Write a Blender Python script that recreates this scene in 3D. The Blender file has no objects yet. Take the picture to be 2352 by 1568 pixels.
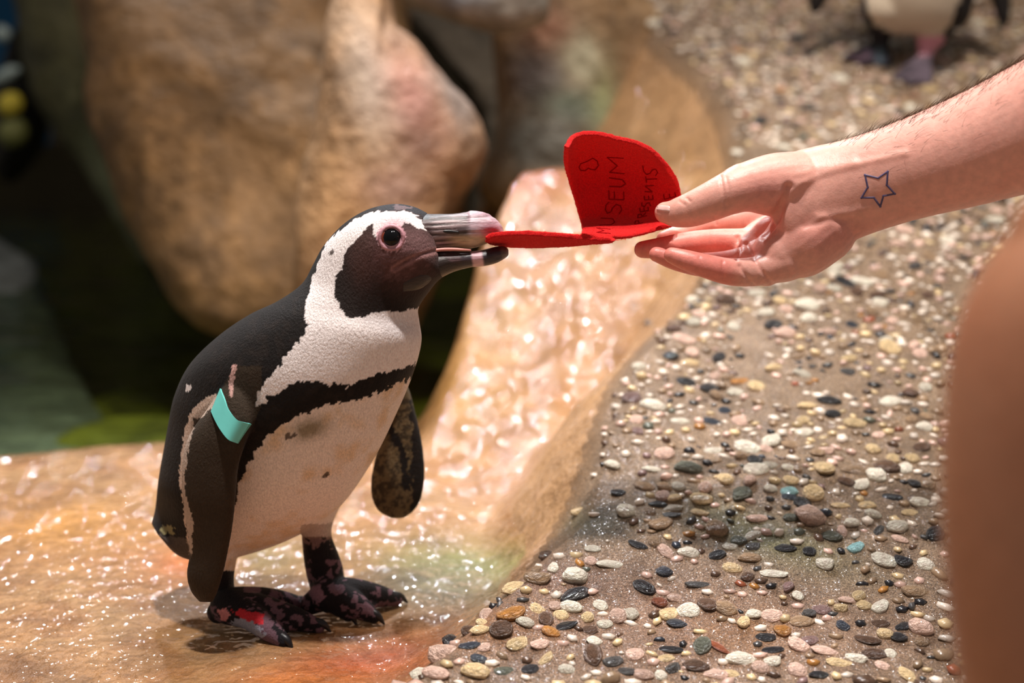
import bpy, bmesh, math, random
import numpy as np
from mathutils import Vector, Matrix
from mathutils.bvhtree import BVHTree

random.seed(7); rng = np.random.default_rng(7)
scene = bpy.context.scene
C = scene.collection
W, H, FPX = 2352, 1568, 50 / 36 * 2352
PITCH = math.radians(15)
CAM = np.array([0, 0, 0.55])
FW = np.array([0, math.cos(PITCH), -math.sin(PITCH)])
UP = np.array([0, math.sin(PITCH), math.cos(PITCH)])
RT = np.array([1.0, 0, 0])

# ------------------------------------------------------------------ camera
cd = bpy.data.cameras.new('camera'); cam = bpy.data.objects.new('camera', cd); C.objects.link(cam)
cam.location = CAM; cam.rotation_euler = (math.radians(90) - PITCH, 0, 0)
cd.lens = 50; cd.sensor_width = 36; cd.clip_start = 0.05
cd.dof.use_dof = True; cd.dof.focus_distance = 1.14; cd.dof.aperture_fstop = 2.6
scene.camera = cam

# ------------------------------------------------------------------ world, lamps, exposure
wd = bpy.data.worlds.new('world'); scene.world = wd; wd.use_nodes = True
bg = wd.node_tree.nodes['Background']
bg.inputs['Color'].default_value = (1.0, 0.91, 0.83, 1); bg.inputs['Strength'].default_value = 0.11
def spot(name, loc, target, power, size, angle, col=(1, 0.86, 0.72), blend=0.6):
    l = bpy.data.lights.new(name, 'SPOT'); l.energy = power; l.shadow_soft_size = size
    l.spot_size = math.radians(angle); l.spot_blend = blend; l.color = col
    o = bpy.data.objects.new(name, l); C.objects.link(o); o.location = loc
    o.rotation_euler = (Vector(target) - Vector(loc)).to_track_quat('-Z', 'Y').to_euler()
    return o
# ceiling lamps of the exhibit, all above the picture: overhead ones shade the figures, the ones at the back give the glints on the wet rock
spot('ceiling_spot_key_offscreen', (-0.12, 0.98, 3.0), (0.0, 1.15, 0.2), 199, 0.065, 50, (1, 0.945, 0.90))
spot('ceiling_spot_slope_offscreen', (0.75, 1.5, 3.0), (0.36, 1.5, 0.15), 103, 0.12, 54, (1, 0.91, 0.81))
spot('ceiling_spot_boulder_offscreen', (0.1, 1.3, 3.0), (-0.3, 2.4, 0.2), 52, 0.12, 58, (1, 0.86, 0.70))
spot('ceiling_spot_back_left_offscreen', (-0.85, 3.7, 3.0), (-0.5, 1.15, 0.0), 136, 0.058, 30, (0.97, 0.97, 1.0))
spot('ceiling_spot_back_middle_offscreen', (-0.45, 4.0, 3.0), (-0.45, 1.2, 0.0), 115, 0.054, 26, (0.95, 0.97, 1.0))
spot('ceiling_spot_back_right_offscreen', (0.05, 3.9, 3.0), (0.0, 1.4, 0.1), 52, 0.038, 30, (0.92, 0.98, 1.0))
vs = scene.view_settings
vs.view_transform = 'Standard'; vs.look = 'None'; vs.gamma = 1; vs.use_curve_mapping = False
vs.exposure = 0.8

# ------------------------------------------------------------------ helpers: projection, noise, meshes
def P(px, py, d):
    px, py, d = np.broadcast_arrays(np.asarray(px, float), np.asarray(py, float), np.asarray(d, float))
    x = (px - W / 2) / FPX * d; v = (H / 2 - py) / FPX * d
    return CAM + d[..., None] * FW + x[..., None] * RT + v[..., None] * UP
def proj(p):
    q = np.asarray(p) - CAM
    d = q @ FW
    return W / 2 + (q @ RT) / d * FPX, H / 2 - (q @ UP) / d * FPX, d
def pxm(r, d): return r * d / FPX
def on_z(px, py, z=0.0):
    v = (H / 2 - py) / FPX
    dz = FW[2] + v * UP[2]
    d = (z - CAM[2]) / dz
    return P(px, py, d)
def lin(*c):
    return tuple((x / 255 / 12.92) if x / 255 < 0.04045 else ((x / 255 + 0.055) / 1.055) ** 2.4 for x in c)
def smooth(t):
    t = np.clip(t, 0, 1); return t * t * (3 - 2 * t)
def vnoise(p, seed=0):
    p = np.asarray(p, float); i = np.floor(p).astype(np.int64); f = p - i; u = f * f * (3 - 2 * f)
    def h(x, y, z):
        n = (x * 374761393 + y * 668265263 + z * 2147483647 + seed * 1274126177) & 0xffffffff
        n = ((n ^ (n >> 13)) * 1274126177) & 0xffffffff
        n = n ^ (n >> 16)
        return (n & 0xffff) / 65535.0
    x, y, z = i[..., 0], i[..., 1], i[..., 2]
    r = 0
    for dx in (0, 1):
        for dy in (0, 1):
            for dz in (0, 1):
                w = (u[..., 0] if dx else 1 - u[..., 0]) * (u[..., 1] if dy else 1 - u[..., 1]) * (u[..., 2] if dz else 1 - u[..., 2])
                r = r + w * h(x + dx, y + dy, z + dz)
    return r
def fbm(p, scale, octv=4, seed=0):
    r = 0; a = 0.5; s = scale; t = 0
    for k in range(octv):
        r = r + a * vnoise(np.asarray(p) * s, seed + k); t += a; a *= 0.5; s *= 2.03
    return r / t
def cat(pts, n, closed=False):
    pts = np.asarray(pts, float); m = len(pts)
    if closed: e = np.vstack([pts[-1:], pts, pts[:2]]); segs = m
    else: e = np.vstack([2 * pts[:1] - pts[1:2], pts, 2 * pts[-1:] - pts[-2:-1]]); segs = m - 1
    t = np.linspace(0, segs, n, endpoint=not closed)
    i = np.minimum(t.astype(int), segs - 1); f = (t - i)[:, None]
    a, b, c, d = e[i], e[i + 1], e[i + 2], e[i + 3]
    return 0.5 * ((2 * b) + (c - a) * f + (2 * a - 5 * b + 4 * c - d) * f ** 2 + (3 * b - a - 3 * c + d) * f ** 3)
def inpoly(x, y, poly):
    r = np.zeros(np.shape(x), bool); n = len(poly)
    for i in range(n):
        x1, y1 = poly[i]; x2, y2 = poly[(i + 1) % n]
        if y1 == y2: continue
        c = ((y1 > y) != (y2 > y)) & (x < (x2 - x1) * (y - y1) / (y2 - y1) + x1)
        r ^= c
    return r
def distline(x, y, pts, closed=False):
    best = np.full(np.shape(x), 1e9); n = len(pts)
    for i in range(n if closed else n - 1):
        ax, ay = pts[i]; bx, by = pts[(i + 1) % n]
        L = (bx - ax) ** 2 + (by - ay) ** 2 + 1e-12
        t = np.clip(((x - ax) * (bx - ax) + (y - ay) * (by - ay)) / L, 0, 1)
        best = np.minimum(best, np.hypot(x - ax - t * (bx - ax), y - ay - t * (by - ay)))
    return best

def mesh_obj(name, v, f, mat=None, parent=None, col=None, smooth_=True):
    v = np.asarray(v, float)
    q = parent
    while q is not None: v = v - np.array(q.location); q = q.parent
    me = bpy.data.meshes.new(name); me.from_pydata(v.tolist(), [], [tuple(int(i) for i in q) for q in f]); me.update()
    if smooth_: me.polygons.foreach_set('use_smooth', np.ones(len(me.polygons), bool))
    if col is not None: set_col(me, col)
    o = bpy.data.objects.new(name, me); C.objects.link(o)
    if mat: me.materials.append(mat)
    if parent is not None: o.parent = parent
    return o
def set_col(me, col):
    a = me.color_attributes.new('Col', 'FLOAT_COLOR', 'POINT')
    c = np.ones((len(me.vertices), 4), np.float32); c[:, :3] = col
    a.data.foreach_set('color', c.ravel())
def tag(o, label, cat_, group=None, kind=None):
    o['label'] = label; o['category'] = cat_
    if group: o['group'] = group
    if kind: o['kind'] = kind
    return o
def empty(name, loc):
    o = bpy.data.objects.new(name, None); C.objects.link(o); o.location = tuple(float(c) for c in loc); o.empty_display_size = 0.05
    return o

def grid_faces(r, c, closed=False):
    f = []
    for i in range(r - 1):
        for j in range(c if closed else c - 1):
            k = (j + 1) % c
            f.append((i * c + j, i * c + k, (i + 1) * c + k, (i + 1) * c + j))
    return f
def loft_rings(rings):
    """rings: (R, n, 3) -> closed mesh"""
    R, n, _ = rings.shape
    v = rings.reshape(-1, 3); f = grid_faces(R, n, True)
    v = np.vstack([v, rings[0].mean(0), rings[-1].mean(0)])
    a, b = R * n, R * n + 1
    for j in range(n):
        k = (j + 1) % n
        f.append((a, k, j)); f.append((b, (R - 1) * n + j, (R - 1) * n + k))
    return v, f
def loft_px(secs, n=40, rings=60, power=1.0):
    """secs rows: ax ay ad bx by bd halfdepth(m)  -> closed loft of elliptical sections"""
    s = cat(secs, rings)
    A = P(s[:, 0], s[:, 1], s[:, 2]); B = P(s[:, 3], s[:, 4], s[:, 5]); hd = np.maximum(s[:, 6], 0.0008)
    c = (A + B) / 2; a = (B - A) / 2
    an = a / (np.linalg.norm(a, axis=1, keepdims=True) + 1e-9)
    view = (c - CAM); view /= np.linalg.norm(view, axis=1, keepdims=True)
    b = view - (view * an).sum(1, keepdims=True) * an; b /= np.linalg.norm(b, axis=1, keepdims=True)
    th = np.linspace(0, 2 * math.pi, n, endpoint=False)
    ct, st = np.cos(th), np.sin(th)
    ct = np.sign(ct) * np.abs(ct) ** power; st = np.sign(st) * np.abs(st) ** power
    r = c[:, None] + a[:, None] * ct[None, :, None] + (b * hd[:, None])[:, None] * st[None, :, None]
    return loft_rings(r)
def tube3(pts, rad, n=20, rings=40, flat=None):
    """world-space tube with rounded ends; flat: (axis, factor) squashes along axis"""
    q = cat(np.column_stack([pts, rad]), rings); p, r = q[:, :3], np.maximum(q[:, 3], 1e-4)
    t = np.gradient(p, axis=0); t /= np.linalg.norm(t, axis=1, keepdims=True) + 1e-12
    # hemispherical ends
    k = 6; ang = np.linspace(math.pi / 2, 0, k, endpoint=False)
    p0 = np.array([p[0] - t[0] * r[0] * math.sin(a) for a in ang]); r0 = np.array([max(r[0] * math.cos(a), 1e-4) for a in ang])
    p1 = np.array([p[-1] + t[-1] * r[-1] * math.sin(a) for a in ang[::-1]]); r1 = np.array([max(r[-1] * math.cos(a), 1e-4) for a in ang[::-1]])
    p = np.vstack([p0, p, p1]); r = np.concatenate([r0, r, r1]); t = np.vstack([np.repeat(t[:1], k, 0), t, np.repeat(t[-1:], k, 0)])
    ref = np.array([0.21, 0.3, 0.93])
    u = np.cross(t, ref); u /= np.linalg.norm(u, axis=1, keepdims=True); w = np.cross(t, u)
    th = np.linspace(0, 2 * math.pi, n, endpoint=False)
    R = p[:, None] + (u[:, None] * np.cos(th)[None, :, None] + w[:, None] * np.sin(th)[None, :, None]) * r[:, None, None]
    if flat is not None:
        ax = np.array(flat[0]) / np.linalg.norm(flat[0]); off = R - p[:, None]
        R = R - (off @ ax)[..., None] * ax * (1 - flat[1])
    return loft_rings(R)
def tube_px(nodes, n=20, rings=40):
    a = np.array(nodes, float)
    return tube3(P(a[:, 0], a[:, 1], a[:, 3]), a[:, 2] * a[:, 3] / FPX, n, rings)
def ellipsoid(c, axes, seg=24):
    axes = np.array(axes)
    v = []; R = seg // 2
    rings = []
    for i in range(1, R):
        ph = math.pi * i / R
        rings.append([np.array(c) + axes[0] * math.sin(ph) * math.cos(t) + axes[1] * math.sin(ph) * math.sin(t) + axes[2] * math.cos(ph) for t in np.linspace(0, 2 * math.pi, seg, endpoint=False)])
    return loft_rings(np.array(rings))
def fuse(parts, voxel, it=6, fac=0.5):
    V = []; Fc = []; o = 0
    for v, f in parts:
        V.append(v); Fc += [tuple(i + o for i in q) for q in f]; o += len(v)
    V = np.vstack(V)
    me = bpy.data.meshes.new('tmp'); me.from_pydata(V.tolist(), [], [tuple(int(i) for i in q) for q in Fc]); me.update()
    bm = bmesh.new(); bm.from_mesh(me); bmesh.ops.recalc_face_normals(bm, faces=bm.faces[:]); bm.to_mesh(me); bm.free()
    ob = bpy.data.objects.new('tmp', me); C.objects.link(ob)
    m = ob.modifiers.new('r', 'REMESH'); m.mode = 'VOXEL'; m.voxel_size = voxel; m.adaptivity = 0
    if it:
        s = ob.modifiers.new('s', 'SMOOTH'); s.factor = fac; s.iterations = it
    dg = bpy.context.evaluated_depsgraph_get()
    ev = bpy.data.meshes.new_from_object(ob.evaluated_get(dg))
    n = len(ev.vertices); v = np.empty(n * 3); ev.vertices.foreach_get('co', v); v = v.reshape(-1, 3)
    f = [tuple(p.vertices) for p in ev.polygons]
    nr = np.empty(n * 3); ev.vertices.foreach_get('normal', nr)
    bpy.data.objects.remove(ob); bpy.data.meshes.remove(me); bpy.data.meshes.remove(ev)
    return v, f, nr.reshape(-1, 3)
def join_parts(parts):
    V = []; Fc = []; o = 0
    for v, f in parts:
        V.append(v); Fc += [tuple(i + o for i in q) for q in f]; o += len(v)
    return np.vstack(V), Fc
def bvh_of(v, f): return BVHTree.FromPolygons([tuple(x) for x in v], [tuple(q) for q in f])
def cast(bvh, px, py):
    d = P(px, py, 1.0) - CAM; d = Vector(d / np.linalg.norm(d))
    r = bvh.ray_cast(Vector(CAM), d)
    return (np.array(r[0]), np.array(r[1])) if r[0] is not None else (None, None)

# ------------------------------------------------------------------ materials
def mat_new(name):
    m = bpy.data.materials.new(name); m.use_nodes = True
    return m, m.node_tree.nodes, m.node_tree.links, m.node_tree.nodes['Principled BSDF']
def noise_node(n, l, scale, detail=4, rough=0.55, vec=None, dist=0.0):
    x = n.new('ShaderNodeTexNoise'); x.inputs['Scale'].default_value = scale; x.inputs['Detail'].default_value = detail
    x.inputs['Roughness'].default_value = rough; x.inputs['Distortion'].default_value = dist
    if vec: l.new(vec, x.inputs['Vector'])
    return x
def mix_col(n, l, fac, a, b, mode='MIX'):
    x = n.new('ShaderNodeMix'); x.data_type = 'RGBA'; x.blend_type = mode
    for s, val in ((0, fac), (6, a), (7, b)):
        if hasattr(val, 'is_output'): l.new(val, x.inputs[s])
        elif s == 0: x.inputs[0].default_value = val
        else: x.inputs[s].default_value = (*val[:3], 1)
    return x.outputs[2]
def ramp(n, l, fac, stops):
    r = n.new('ShaderNodeValToRGB'); l.new(fac, r.inputs[0])
    e = r.color_ramp.elements
    while len(e) < len(stops): e.new(0.5)
    for q, (p, c) in zip(e, stops): q.position = p; q.color = (*c[:3], 1)
    return r.outputs[0]
def bump(n, l, bsdf, hs, prev=None):
    out = prev
    for h, strength, dist in hs:
        b = n.new('ShaderNodeBump'); b.inputs['Strength'].default_value = strength; b.inputs['Distance'].default_value = dist
        l.new(h, b.inputs['Height'])
        if out: l.new(out, b.inputs['Normal'])
        out = b.outputs[0]
    l.new(out, bsdf.inputs['Normal']); l.new(out, bsdf.inputs['Coat Normal']); return out
def col_mat(name, rough=0.6, spec=0.4, var=0.25, vscale=60, bumps=((300, 0.3, 0.002),), coat=0.0, coat_r=0.1, sss=0.0, sheen=0.0, stretch=None):
    m, n, l, b = mat_new(name)
    at = n.new('ShaderNodeAttribute'); at.attribute_name = 'Col'
    tc = n.new('ShaderNodeTexCoord'); vec = tc.outputs['Object']
    if stretch:
        mp = n.new('ShaderNodeMapping'); mp.inputs['Scale'].default_value = stretch; l.new(vec, mp.inputs[0]); vec = mp.outputs[0]
    v = noise_node(n, l, vscale, 5, 0.6, vec)
    k = ramp(n, l, v.outputs[0], [(0.3, (1 - var,) * 3), (0.7, (1 + var,) * 3)])
    l.new(mix_col(n, l, 1.0, at.outputs['Color'], k, 'MULTIPLY'), b.inputs['Base Color'])
    hs = []
    for sc, st, ds in bumps: hs.append((noise_node(n, l, sc, 4, 0.6, vec).outputs[0], st, ds))
    if hs: bump(n, l, b, hs)
    b.inputs['Roughness'].default_value = rough; b.inputs['Specular IOR Level'].default_value = spec
    b.inputs['Coat Weight'].default_value = coat; b.inputs['Coat Roughness'].default_value = coat_r
    if sss:
        b.inputs['Subsurface Weight'].default_value = sss; b.inputs['Subsurface Radius'].default_value = (1, 0.35, 0.2); b.inputs['Subsurface Scale'].default_value = 0.006
    if sheen: b.inputs['Sheen Weight'].default_value = sheen; b.inputs['Sheen Roughness'].default_value = 0.5
    return m
def flat_mat(name, col, rough=0.5, spec=0.5, var=0.15, vscale=120, coat=0, bmp=None):
    m, n, l, b = mat_new(name)
    tc = n.new('ShaderNodeTexCoord'); v = noise_node(n, l, vscale, 4, 0.6, tc.outputs['Object'])
    lo = tuple(c * (1 - var) for c in col); hi = tuple(min(1, c * (1 + var)) for c in col)
    l.new(ramp(n, l, v.outputs[0], [(0.3, lo), (0.7, hi)]), b.inputs['Base Color'])
    b.inputs['Roughness'].default_value = rough; b.inputs['Specular IOR Level'].default_value = spec; b.inputs['Coat Weight'].default_value = coat
    if bmp: bump(n, l, b, [(noise_node(n, l, bmp[0], 4, 0.6, tc.outputs['Object']).outputs[0], bmp[1], bmp[2])])
    return m

def rock_mat(name, var=0.35, wet=0.0, bumps=((18, 0.6, 0.03), (90, 0.5, 0.008)), rough=0.65, film=None, grit=0.0, coat_r=0.12):
    m, n, l, b = mat_new(name)
    at = n.new('ShaderNodeAttribute'); at.attribute_name = 'Col'
    tc = n.new('ShaderNodeTexCoord'); vec = tc.outputs['Object']
    a = noise_node(n, l, 9, 6, 0.65, vec, 0.6); c = noise_node(n, l, 45, 5, 0.6, vec)
    k = ramp(n, l, a.outputs[0], [(0.3, (1 - var, 1 - var * 1.05, 1 - var * 1.15)), (0.52, (1, 1, 1)), (0.72, (1 + var * 0.7,) * 3)])
    k2 = ramp(n, l, c.outputs[0], [(0.3, (0.72, 0.68, 0.62)), (0.6, (1.1, 1.08, 1.05))])
    x = mix_col(n, l, 1.0, at.outputs['Color'], k, 'MULTIPLY'); x = mix_col(n, l, 0.8, x, k2, 'MULTIPLY')
    if grit:
        g = noise_node(n, l, 620, 2, 0.6, vec)
        x = mix_col(n, l, grit, x, ramp(n, l, g.outputs[0], [(0.32, (0.45, 0.42, 0.4)), (0.5, (1, 1, 1)), (0.7, (1.7, 1.65, 1.6))]), 'MULTIPLY')
    l.new(x, b.inputs['Base Color'])
    bump(n, l, b, [(noise_node(n, l, s, 5, 0.6, vec).outputs[0], st, ds) for s, st, ds in bumps])
    if film:
        prev = None
        for s_, ds in film:
            q = n.new('ShaderNodeBump'); q.inputs['Strength'].default_value = 1.0; q.inputs['Distance'].default_value = ds
            l.new(noise_node(n, l, s_, 1, 0.5, vec, 0.5).outputs[0], q.inputs['Height'])
            if prev: l.new(prev, q.inputs['Normal'])
            prev = q.outputs[0]
        l.new(prev, b.inputs['Coat Normal'])
    b.inputs['Roughness'].default_value = rough
    b.inputs['Coat Weight'].default_value = wet; b.inputs['Coat Roughness'].default_value = coat_r
    return m

MAT = {}
MAT['rock'] = rock_mat('painted_rock')
MAT['wetrock'] = rock_mat('wet_painted_rock', 0.3, 1.0, ((14, 0.5, 0.02), (70, 0.55, 0.008), (240, 0.6, 0.003)), 0.5, ((25, 0.010), (75, 0.008)), 0.25, 0.05)
MAT['cement'] = rock_mat('pebble_cement', 0.22, 0.45, ((30, 0.6, 0.014), (240, 1.0, 0.007), (800, 1.0, 0.003)), 0.55, ((70, 0.006), (240, 0.003)), 0.8, 0.1)
MAT['feather'] = col_mat('penguin_feathers', 0.66, 0.16, 0.2, 800, ((700, 0.75, 0.0016), (60, 0.3, 0.003)), sheen=0.05, stretch=(1, 1, 0.55))
MAT['beak'] = col_mat('penguin_beak', 0.42, 0.5, 0.35, 260, ((330, 0.5, 0.0012),), stretch=(0.25, 1, 1.6))
MAT['skin'] = col_mat('skin', 0.42, 0.45, 0.10, 160, ((700, 0.25, 0.0006), (160, 0.25, 0.0012)), sss=0.18)
MAT['felt'] = flat_mat('red_felt', lin(242, 34, 36), 0.95, 0.1, 0.25, 900, 0, (1400, 1.0, 0.0012))
MAT['felt'].node_tree.nodes['Principled BSDF'].inputs['Sheen Weight'].default_value = 0.2
MAT['felt'].node_tree.nodes['Principled BSDF'].inputs['Sheen Tint'].default_value = (1, 0.35, 0.3, 1)
MAT['ink'] = flat_mat('ink', lin(150, 8, 16), 0.95, 0.05, 0.3, 900)
MAT['band'] = flat_mat('turquoise_plastic', lin(112, 206, 198), 0.38, 0.5, 0.04)
MAT['eye'] = flat_mat('eye_black', (0.004, 0.004, 0.005), 0.05, 0.25, 0.0)
MAT['iris'] = flat_mat('eye_corner_red', lin(140, 60, 40), 0.25, 0.5, 0.2)
MAT['lid'] = flat_mat('eyelid_pink', lin(196, 142, 152), 0.5, 0.4, 0.2, 500, bmp=(500, 0.5, 0.001))
MAT['gape'] = flat_mat('gape_pink', lin(226, 150, 140), 0.4, 0.5, 0.1)
MAT['claw'] = flat_mat('claw_black', lin(22, 20, 24), 0.4, 0.5, 0.3)
MAT['nail'] = flat_mat('nail', lin(242, 198, 190), 0.22, 0.55, 0.05)
MAT['tattoo'] = flat_mat('tattoo_ink', lin(92, 84, 120), 0.5, 0.3, 0.25, 800)
MAT['hair'] = flat_mat('hair', lin(74, 52, 36), 0.5, 0.3, 0.3)
MAT['yellow'] = flat_mat('yellow_plastic', lin(214, 196, 70), 0.5, 0.4, 0.2, 20)
MAT['olive'] = flat_mat('olive', lin(120, 124, 72), 0.5, 0.4, 0.2, 20)
MAT['pale'] = flat_mat('pale_blue_grey', lin(176, 196, 200), 0.5, 0.4, 0.2, 20)
MAT['blue'] = flat_mat('blue_wall_paint', lin(8, 84, 130), 0.6, 0.3, 0.2, 3)
MAT['darkwall'] = flat_mat('back_wall_rock', lin(104, 94, 76), 0.8, 0.2, 0.3, 5, bmp=(8, 0.8, 0.05))
MAT['pool'] = flat_mat('algae_pool_floor', lin(104, 104, 34), 0.7, 0.3, 0.75, 9, bmp=(12, 0.8, 0.03))

# water: fresnel mix of a tinted clear body and a mirror
m, n, l, b = mat_new('pool_water'); n.remove(b)
tc = n.new('ShaderNodeTexCoord'); mp = n.new('ShaderNodeMapping'); mp.inputs['Scale'].default_value = (1, 2.2, 1); l.new(tc.outputs['Object'], mp.inputs[0])
nz = noise_node(n, l, 7, 3, 0.5, mp.outputs[0], 0.8)
bp = n.new('ShaderNodeBump'); bp.inputs['Strength'].default_value = 0.35; bp.inputs['Distance'].default_value = 0.05; l.new(nz.outputs[0], bp.inputs['Height'])
fr = n.new('ShaderNodeFresnel'); fr.inputs['IOR'].default_value = 1.33; l.new(bp.outputs[0], fr.inputs['Normal'])
tr = n.new('ShaderNodeBsdfTransparent'); tr.inputs[0].default_value = (0.62, 0.68, 0.50, 1)
gl = n.new('ShaderNodeBsdfGlossy'); gl.inputs['Roughness'].default_value = 0.04; l.new(bp.outputs[0], gl.inputs['Normal'])
mx = n.new('ShaderNodeMixShader'); l.new(fr.outputs[0], mx.inputs[0]); l.new(tr.outputs[0], mx.inputs[1]); l.new(gl.outputs[0], mx.inputs[2])
l.new(mx.outputs[0], n['Material Output'].inputs['Surface']); MAT['water'] = m

# ------------------------------------------------------------------ terrain
def plane_z(Y): return 0.052 + 0.317 * (Y - 1.036)
def hit_plane(px, py):
    v = (H / 2 - py) / FPX; dz = FW[2] + v * UP[2]; dy = FW[1] + v * UP[1]
    d = (CAM[2] - 0.052 + 0.317 * 1.036) / (0.317 * dy - dz)
    return P(px, py, d)
BPX = [(700, 1760), (880, 1568), (960, 1500), (1060, 1408), (1150, 1330), (1240, 1250), (1300, 1155), (1345, 1075), (1385, 950), (1425, 840), (1500, 745),
       (1565, 690), (1630, 590), (1670, 460), (1690, 350), (1665, 230), (1560, 90), (1450, 10), (1380, -60)]
BOUND = [tuple(hit_plane(x, y)[:2]) for x, y in BPX]
BOUND = [tuple(q) for q in cat(BOUND, 90)]
SLOPE_POLY = [(BOUND[0][0], 0.55)] + BOUND + [(BOUND[-1][0], 3.3), (1.6, 3.3), (1.6, 0.55)]
def slope_delta(x, Y):
    """positive outside the pebble area"""
    d = distline(x, Y, BOUND)
    return np.where(inpoly(x, Y, SLOPE_POLY), -d, d)
def slope_h(x, Y, fine=True):
    p = np.stack([x, Y, 0 * x], -1)
    z = plane_z(Y) + 0.035 * (fbm(p, 3.0, 3, 5) - 0.5)
    if fine: z = z + 0.012 * (fbm(p, 16, 4, 9) - 0.5)
    dl = slope_delta(x, Y) + 0.02 * (fbm(p, 14, 3, 21) - 0.5)
    e = np.maximum(dl + 0.02, 0)
    return z - e * 0.85 - 3.5 * e * e
def ramp_bulge(x, Y):
    p = np.stack([x, Y, 0 * x], -1)
    z = 0.27 * smooth((Y - 1.45) / 0.55) - 7 * np.maximum(Y - 1.93 - 0.25 * np.maximum(x, 0), 0) ** 2
    z = z + 0.022 * (fbm(p, 22, 3, 71) - 0.5)
    return z + 0.03 * (fbm(p, 7, 4, 3) - 0.5)
def plat_h(x, Y):
    p = np.stack([x, Y, 0 * x], -1)
    z = 0.012 * (fbm(p, 5, 4, 1) - 0.5)
    px = x / 1.69 * FPX + W / 2
    ye = 1.577 + 0.04 * px / 390 + 0.02 * (fbm(p, 6, 2, 8) - 0.5)
    e = np.maximum(Y - ye + 0.03, 0); z = z - 9 * e * e
    xe = -0.122 + (Y - 1.57) * 0.23 + 0.03 * (fbm(p, 9, 3, 31) - 0.5)
    w = smooth((x - xe + 0.02) / 0.06) * smooth((Y - 1.40) / 0.06)
    z = np.maximum((1 - w) * z + w * ramp_bulge(x, Y), -0.3)
    sl = np.where(slope_delta(x, Y) < 0.22, slope_h(x, Y, False), -0.5) - 0.004 - 0.05 * smooth(-slope_delta(x, Y) / 0.03)
    k = 0.045; hh = np.clip(0.5 + 0.5 * (z - sl) / k, 0, 1)
    return np.where(Y > 0.9, sl + (z - sl) * hh + k * hh * (1 - hh), z)

def heightfield(xs, ys, hf):
    X, Y = np.meshgrid(xs, ys); Z = hf(X, Y)
    return np.stack([X, Y, Z], -1).reshape(-1, 3), grid_faces(len(ys), len(xs))
def blob(x, y, cx, cy, rx, ry, rot=0):
    c, s = math.cos(rot), math.sin(rot); dx, dy = x - cx, y - cy
    u, v = (dx * c + dy * s) / rx, (-dx * s + dy * c) / ry
    return np.exp(-(u * u + v * v))
def mixc(col, w, c): return col * (1 - w[:, None]) + np.array(c)[None] * w[:, None]

v, f = heightfield(np.arange(-0.8, 0.5, 0.0045), np.arange(0.25, 2.5, 0.0055), plat_h)
px, py, dd = proj(v); nzv = fbm(v, 10, 4, 2); n2 = fbm(v, 40, 3, 12)
col = np.tile(np.array(lin(166, 122, 78)), (len(v), 1))
col = mixc(col, smooth((nzv - 0.45) * 5) * 0.55, lin(180, 142, 98))
col = mixc(col, smooth((n2 - 0.52) * 6) * 0.4, lin(132, 82, 38))
def patch(cx, cy, rx, ry, c, a, rot=0):
    global col
    w = blob(px, py, cx, cy, rx, ry, rot) * (0.55 + 0.9 * nzv) ; col = mixc(col, np.clip(w * a, 0, 1), c)
patch(1050, 1290, 190, 60, lin(120, 128, 70), 1.0, 0.05); patch(1000, 1350, 150, 60, lin(110, 112, 90), 0.9)
patch(600, 1280, 130, 60, lin(116, 110, 70), 0.9)
patch(850, 1520, 230, 55, lin(164, 76, 42), 0.95, -0.18); patch(430, 1290, 90, 40, lin(190, 100, 36), 0.9)
patch(700, 1565, 160, 30, lin(186, 110, 50), 0.8)
patch(150, 1210, 200, 60, lin(196, 140, 66), 0.8)
patch(1050, 880, 120, 120, lin(206, 156, 82), 0.6)
patch(1220, 390, 130, 55, lin(186, 112, 76), 1.0); patch(1340, 900, 60, 250, lin(178, 132, 84), 0.8); patch(1250, 1110, 120, 50, lin(186, 142, 112), 0.8)
plat = mesh_obj('rock_platform', v, f, MAT['wetrock'], col=col); plat['kind'] = 'structure'
plat['label'] = 'wet sandy painted rock shelf the penguin stands on, rising into a bulge'

v, f = heightfield(np.arange(-0.42, 1.6, 0.006), np.arange(0.55, 3.3, 0.007), slope_h)
dl = slope_delta(v[:, 0], v[:, 1]); keep = dl < 0.2
f = [q for q in f if keep[list(q)].all()]
used = np.unique(np.array(f).ravel()); mp_ = -np.ones(len(v), int); mp_[used] = np.arange(len(used))
v = v[used]; dl = dl[used]; f = [tuple(mp_[list(q)]) for q in f]
px, py, dd = proj(v); nzv = fbm(v, 9, 4, 4); n2 = fbm(v, 60, 3, 14)
col = np.tile(np.array(lin(182, 154, 128)), (len(v), 1))
col = mixc(col, smooth((nzv - 0.45) * 5) * 0.5, lin(168, 140, 112))
col = mixc(col, smooth((n2 - 0.5) * 6) * 0.35, lin(110, 90, 72))
patch(1500, 1450, 600, 150, lin(176, 132, 108), 0.7); patch(1780, 1240, 200, 50, lin(140, 146, 100), 0.9, 0.35); patch(1350, 1200, 120, 40, lin(112, 108, 80), 0.8)
patch(1130, 1440, 120, 60, lin(172, 112, 56), 0.7); patch(1250, 1330, 150, 40, lin(160, 124, 110), 0.7)
patch(1700, 1450, 120, 50, lin(180, 126, 70), 0.6)
col = mixc(col, smooth((dl + 0.01) / 0.03) * 0.85, lin(180, 138, 94))
slope = mesh_obj('pebble_slope', v, f, MAT['cement'], col=col); slope.data.materials.append(MAT['wetrock'])
slope.data.polygons.foreach_set('material_index', np.array([1 if dl[list(q)].min() > 0.012 else 0 for q in f], np.int32)); slope['kind'] = 'structure'
slope['label'] = 'rising ground of cement set with small wet pebbles'

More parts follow.
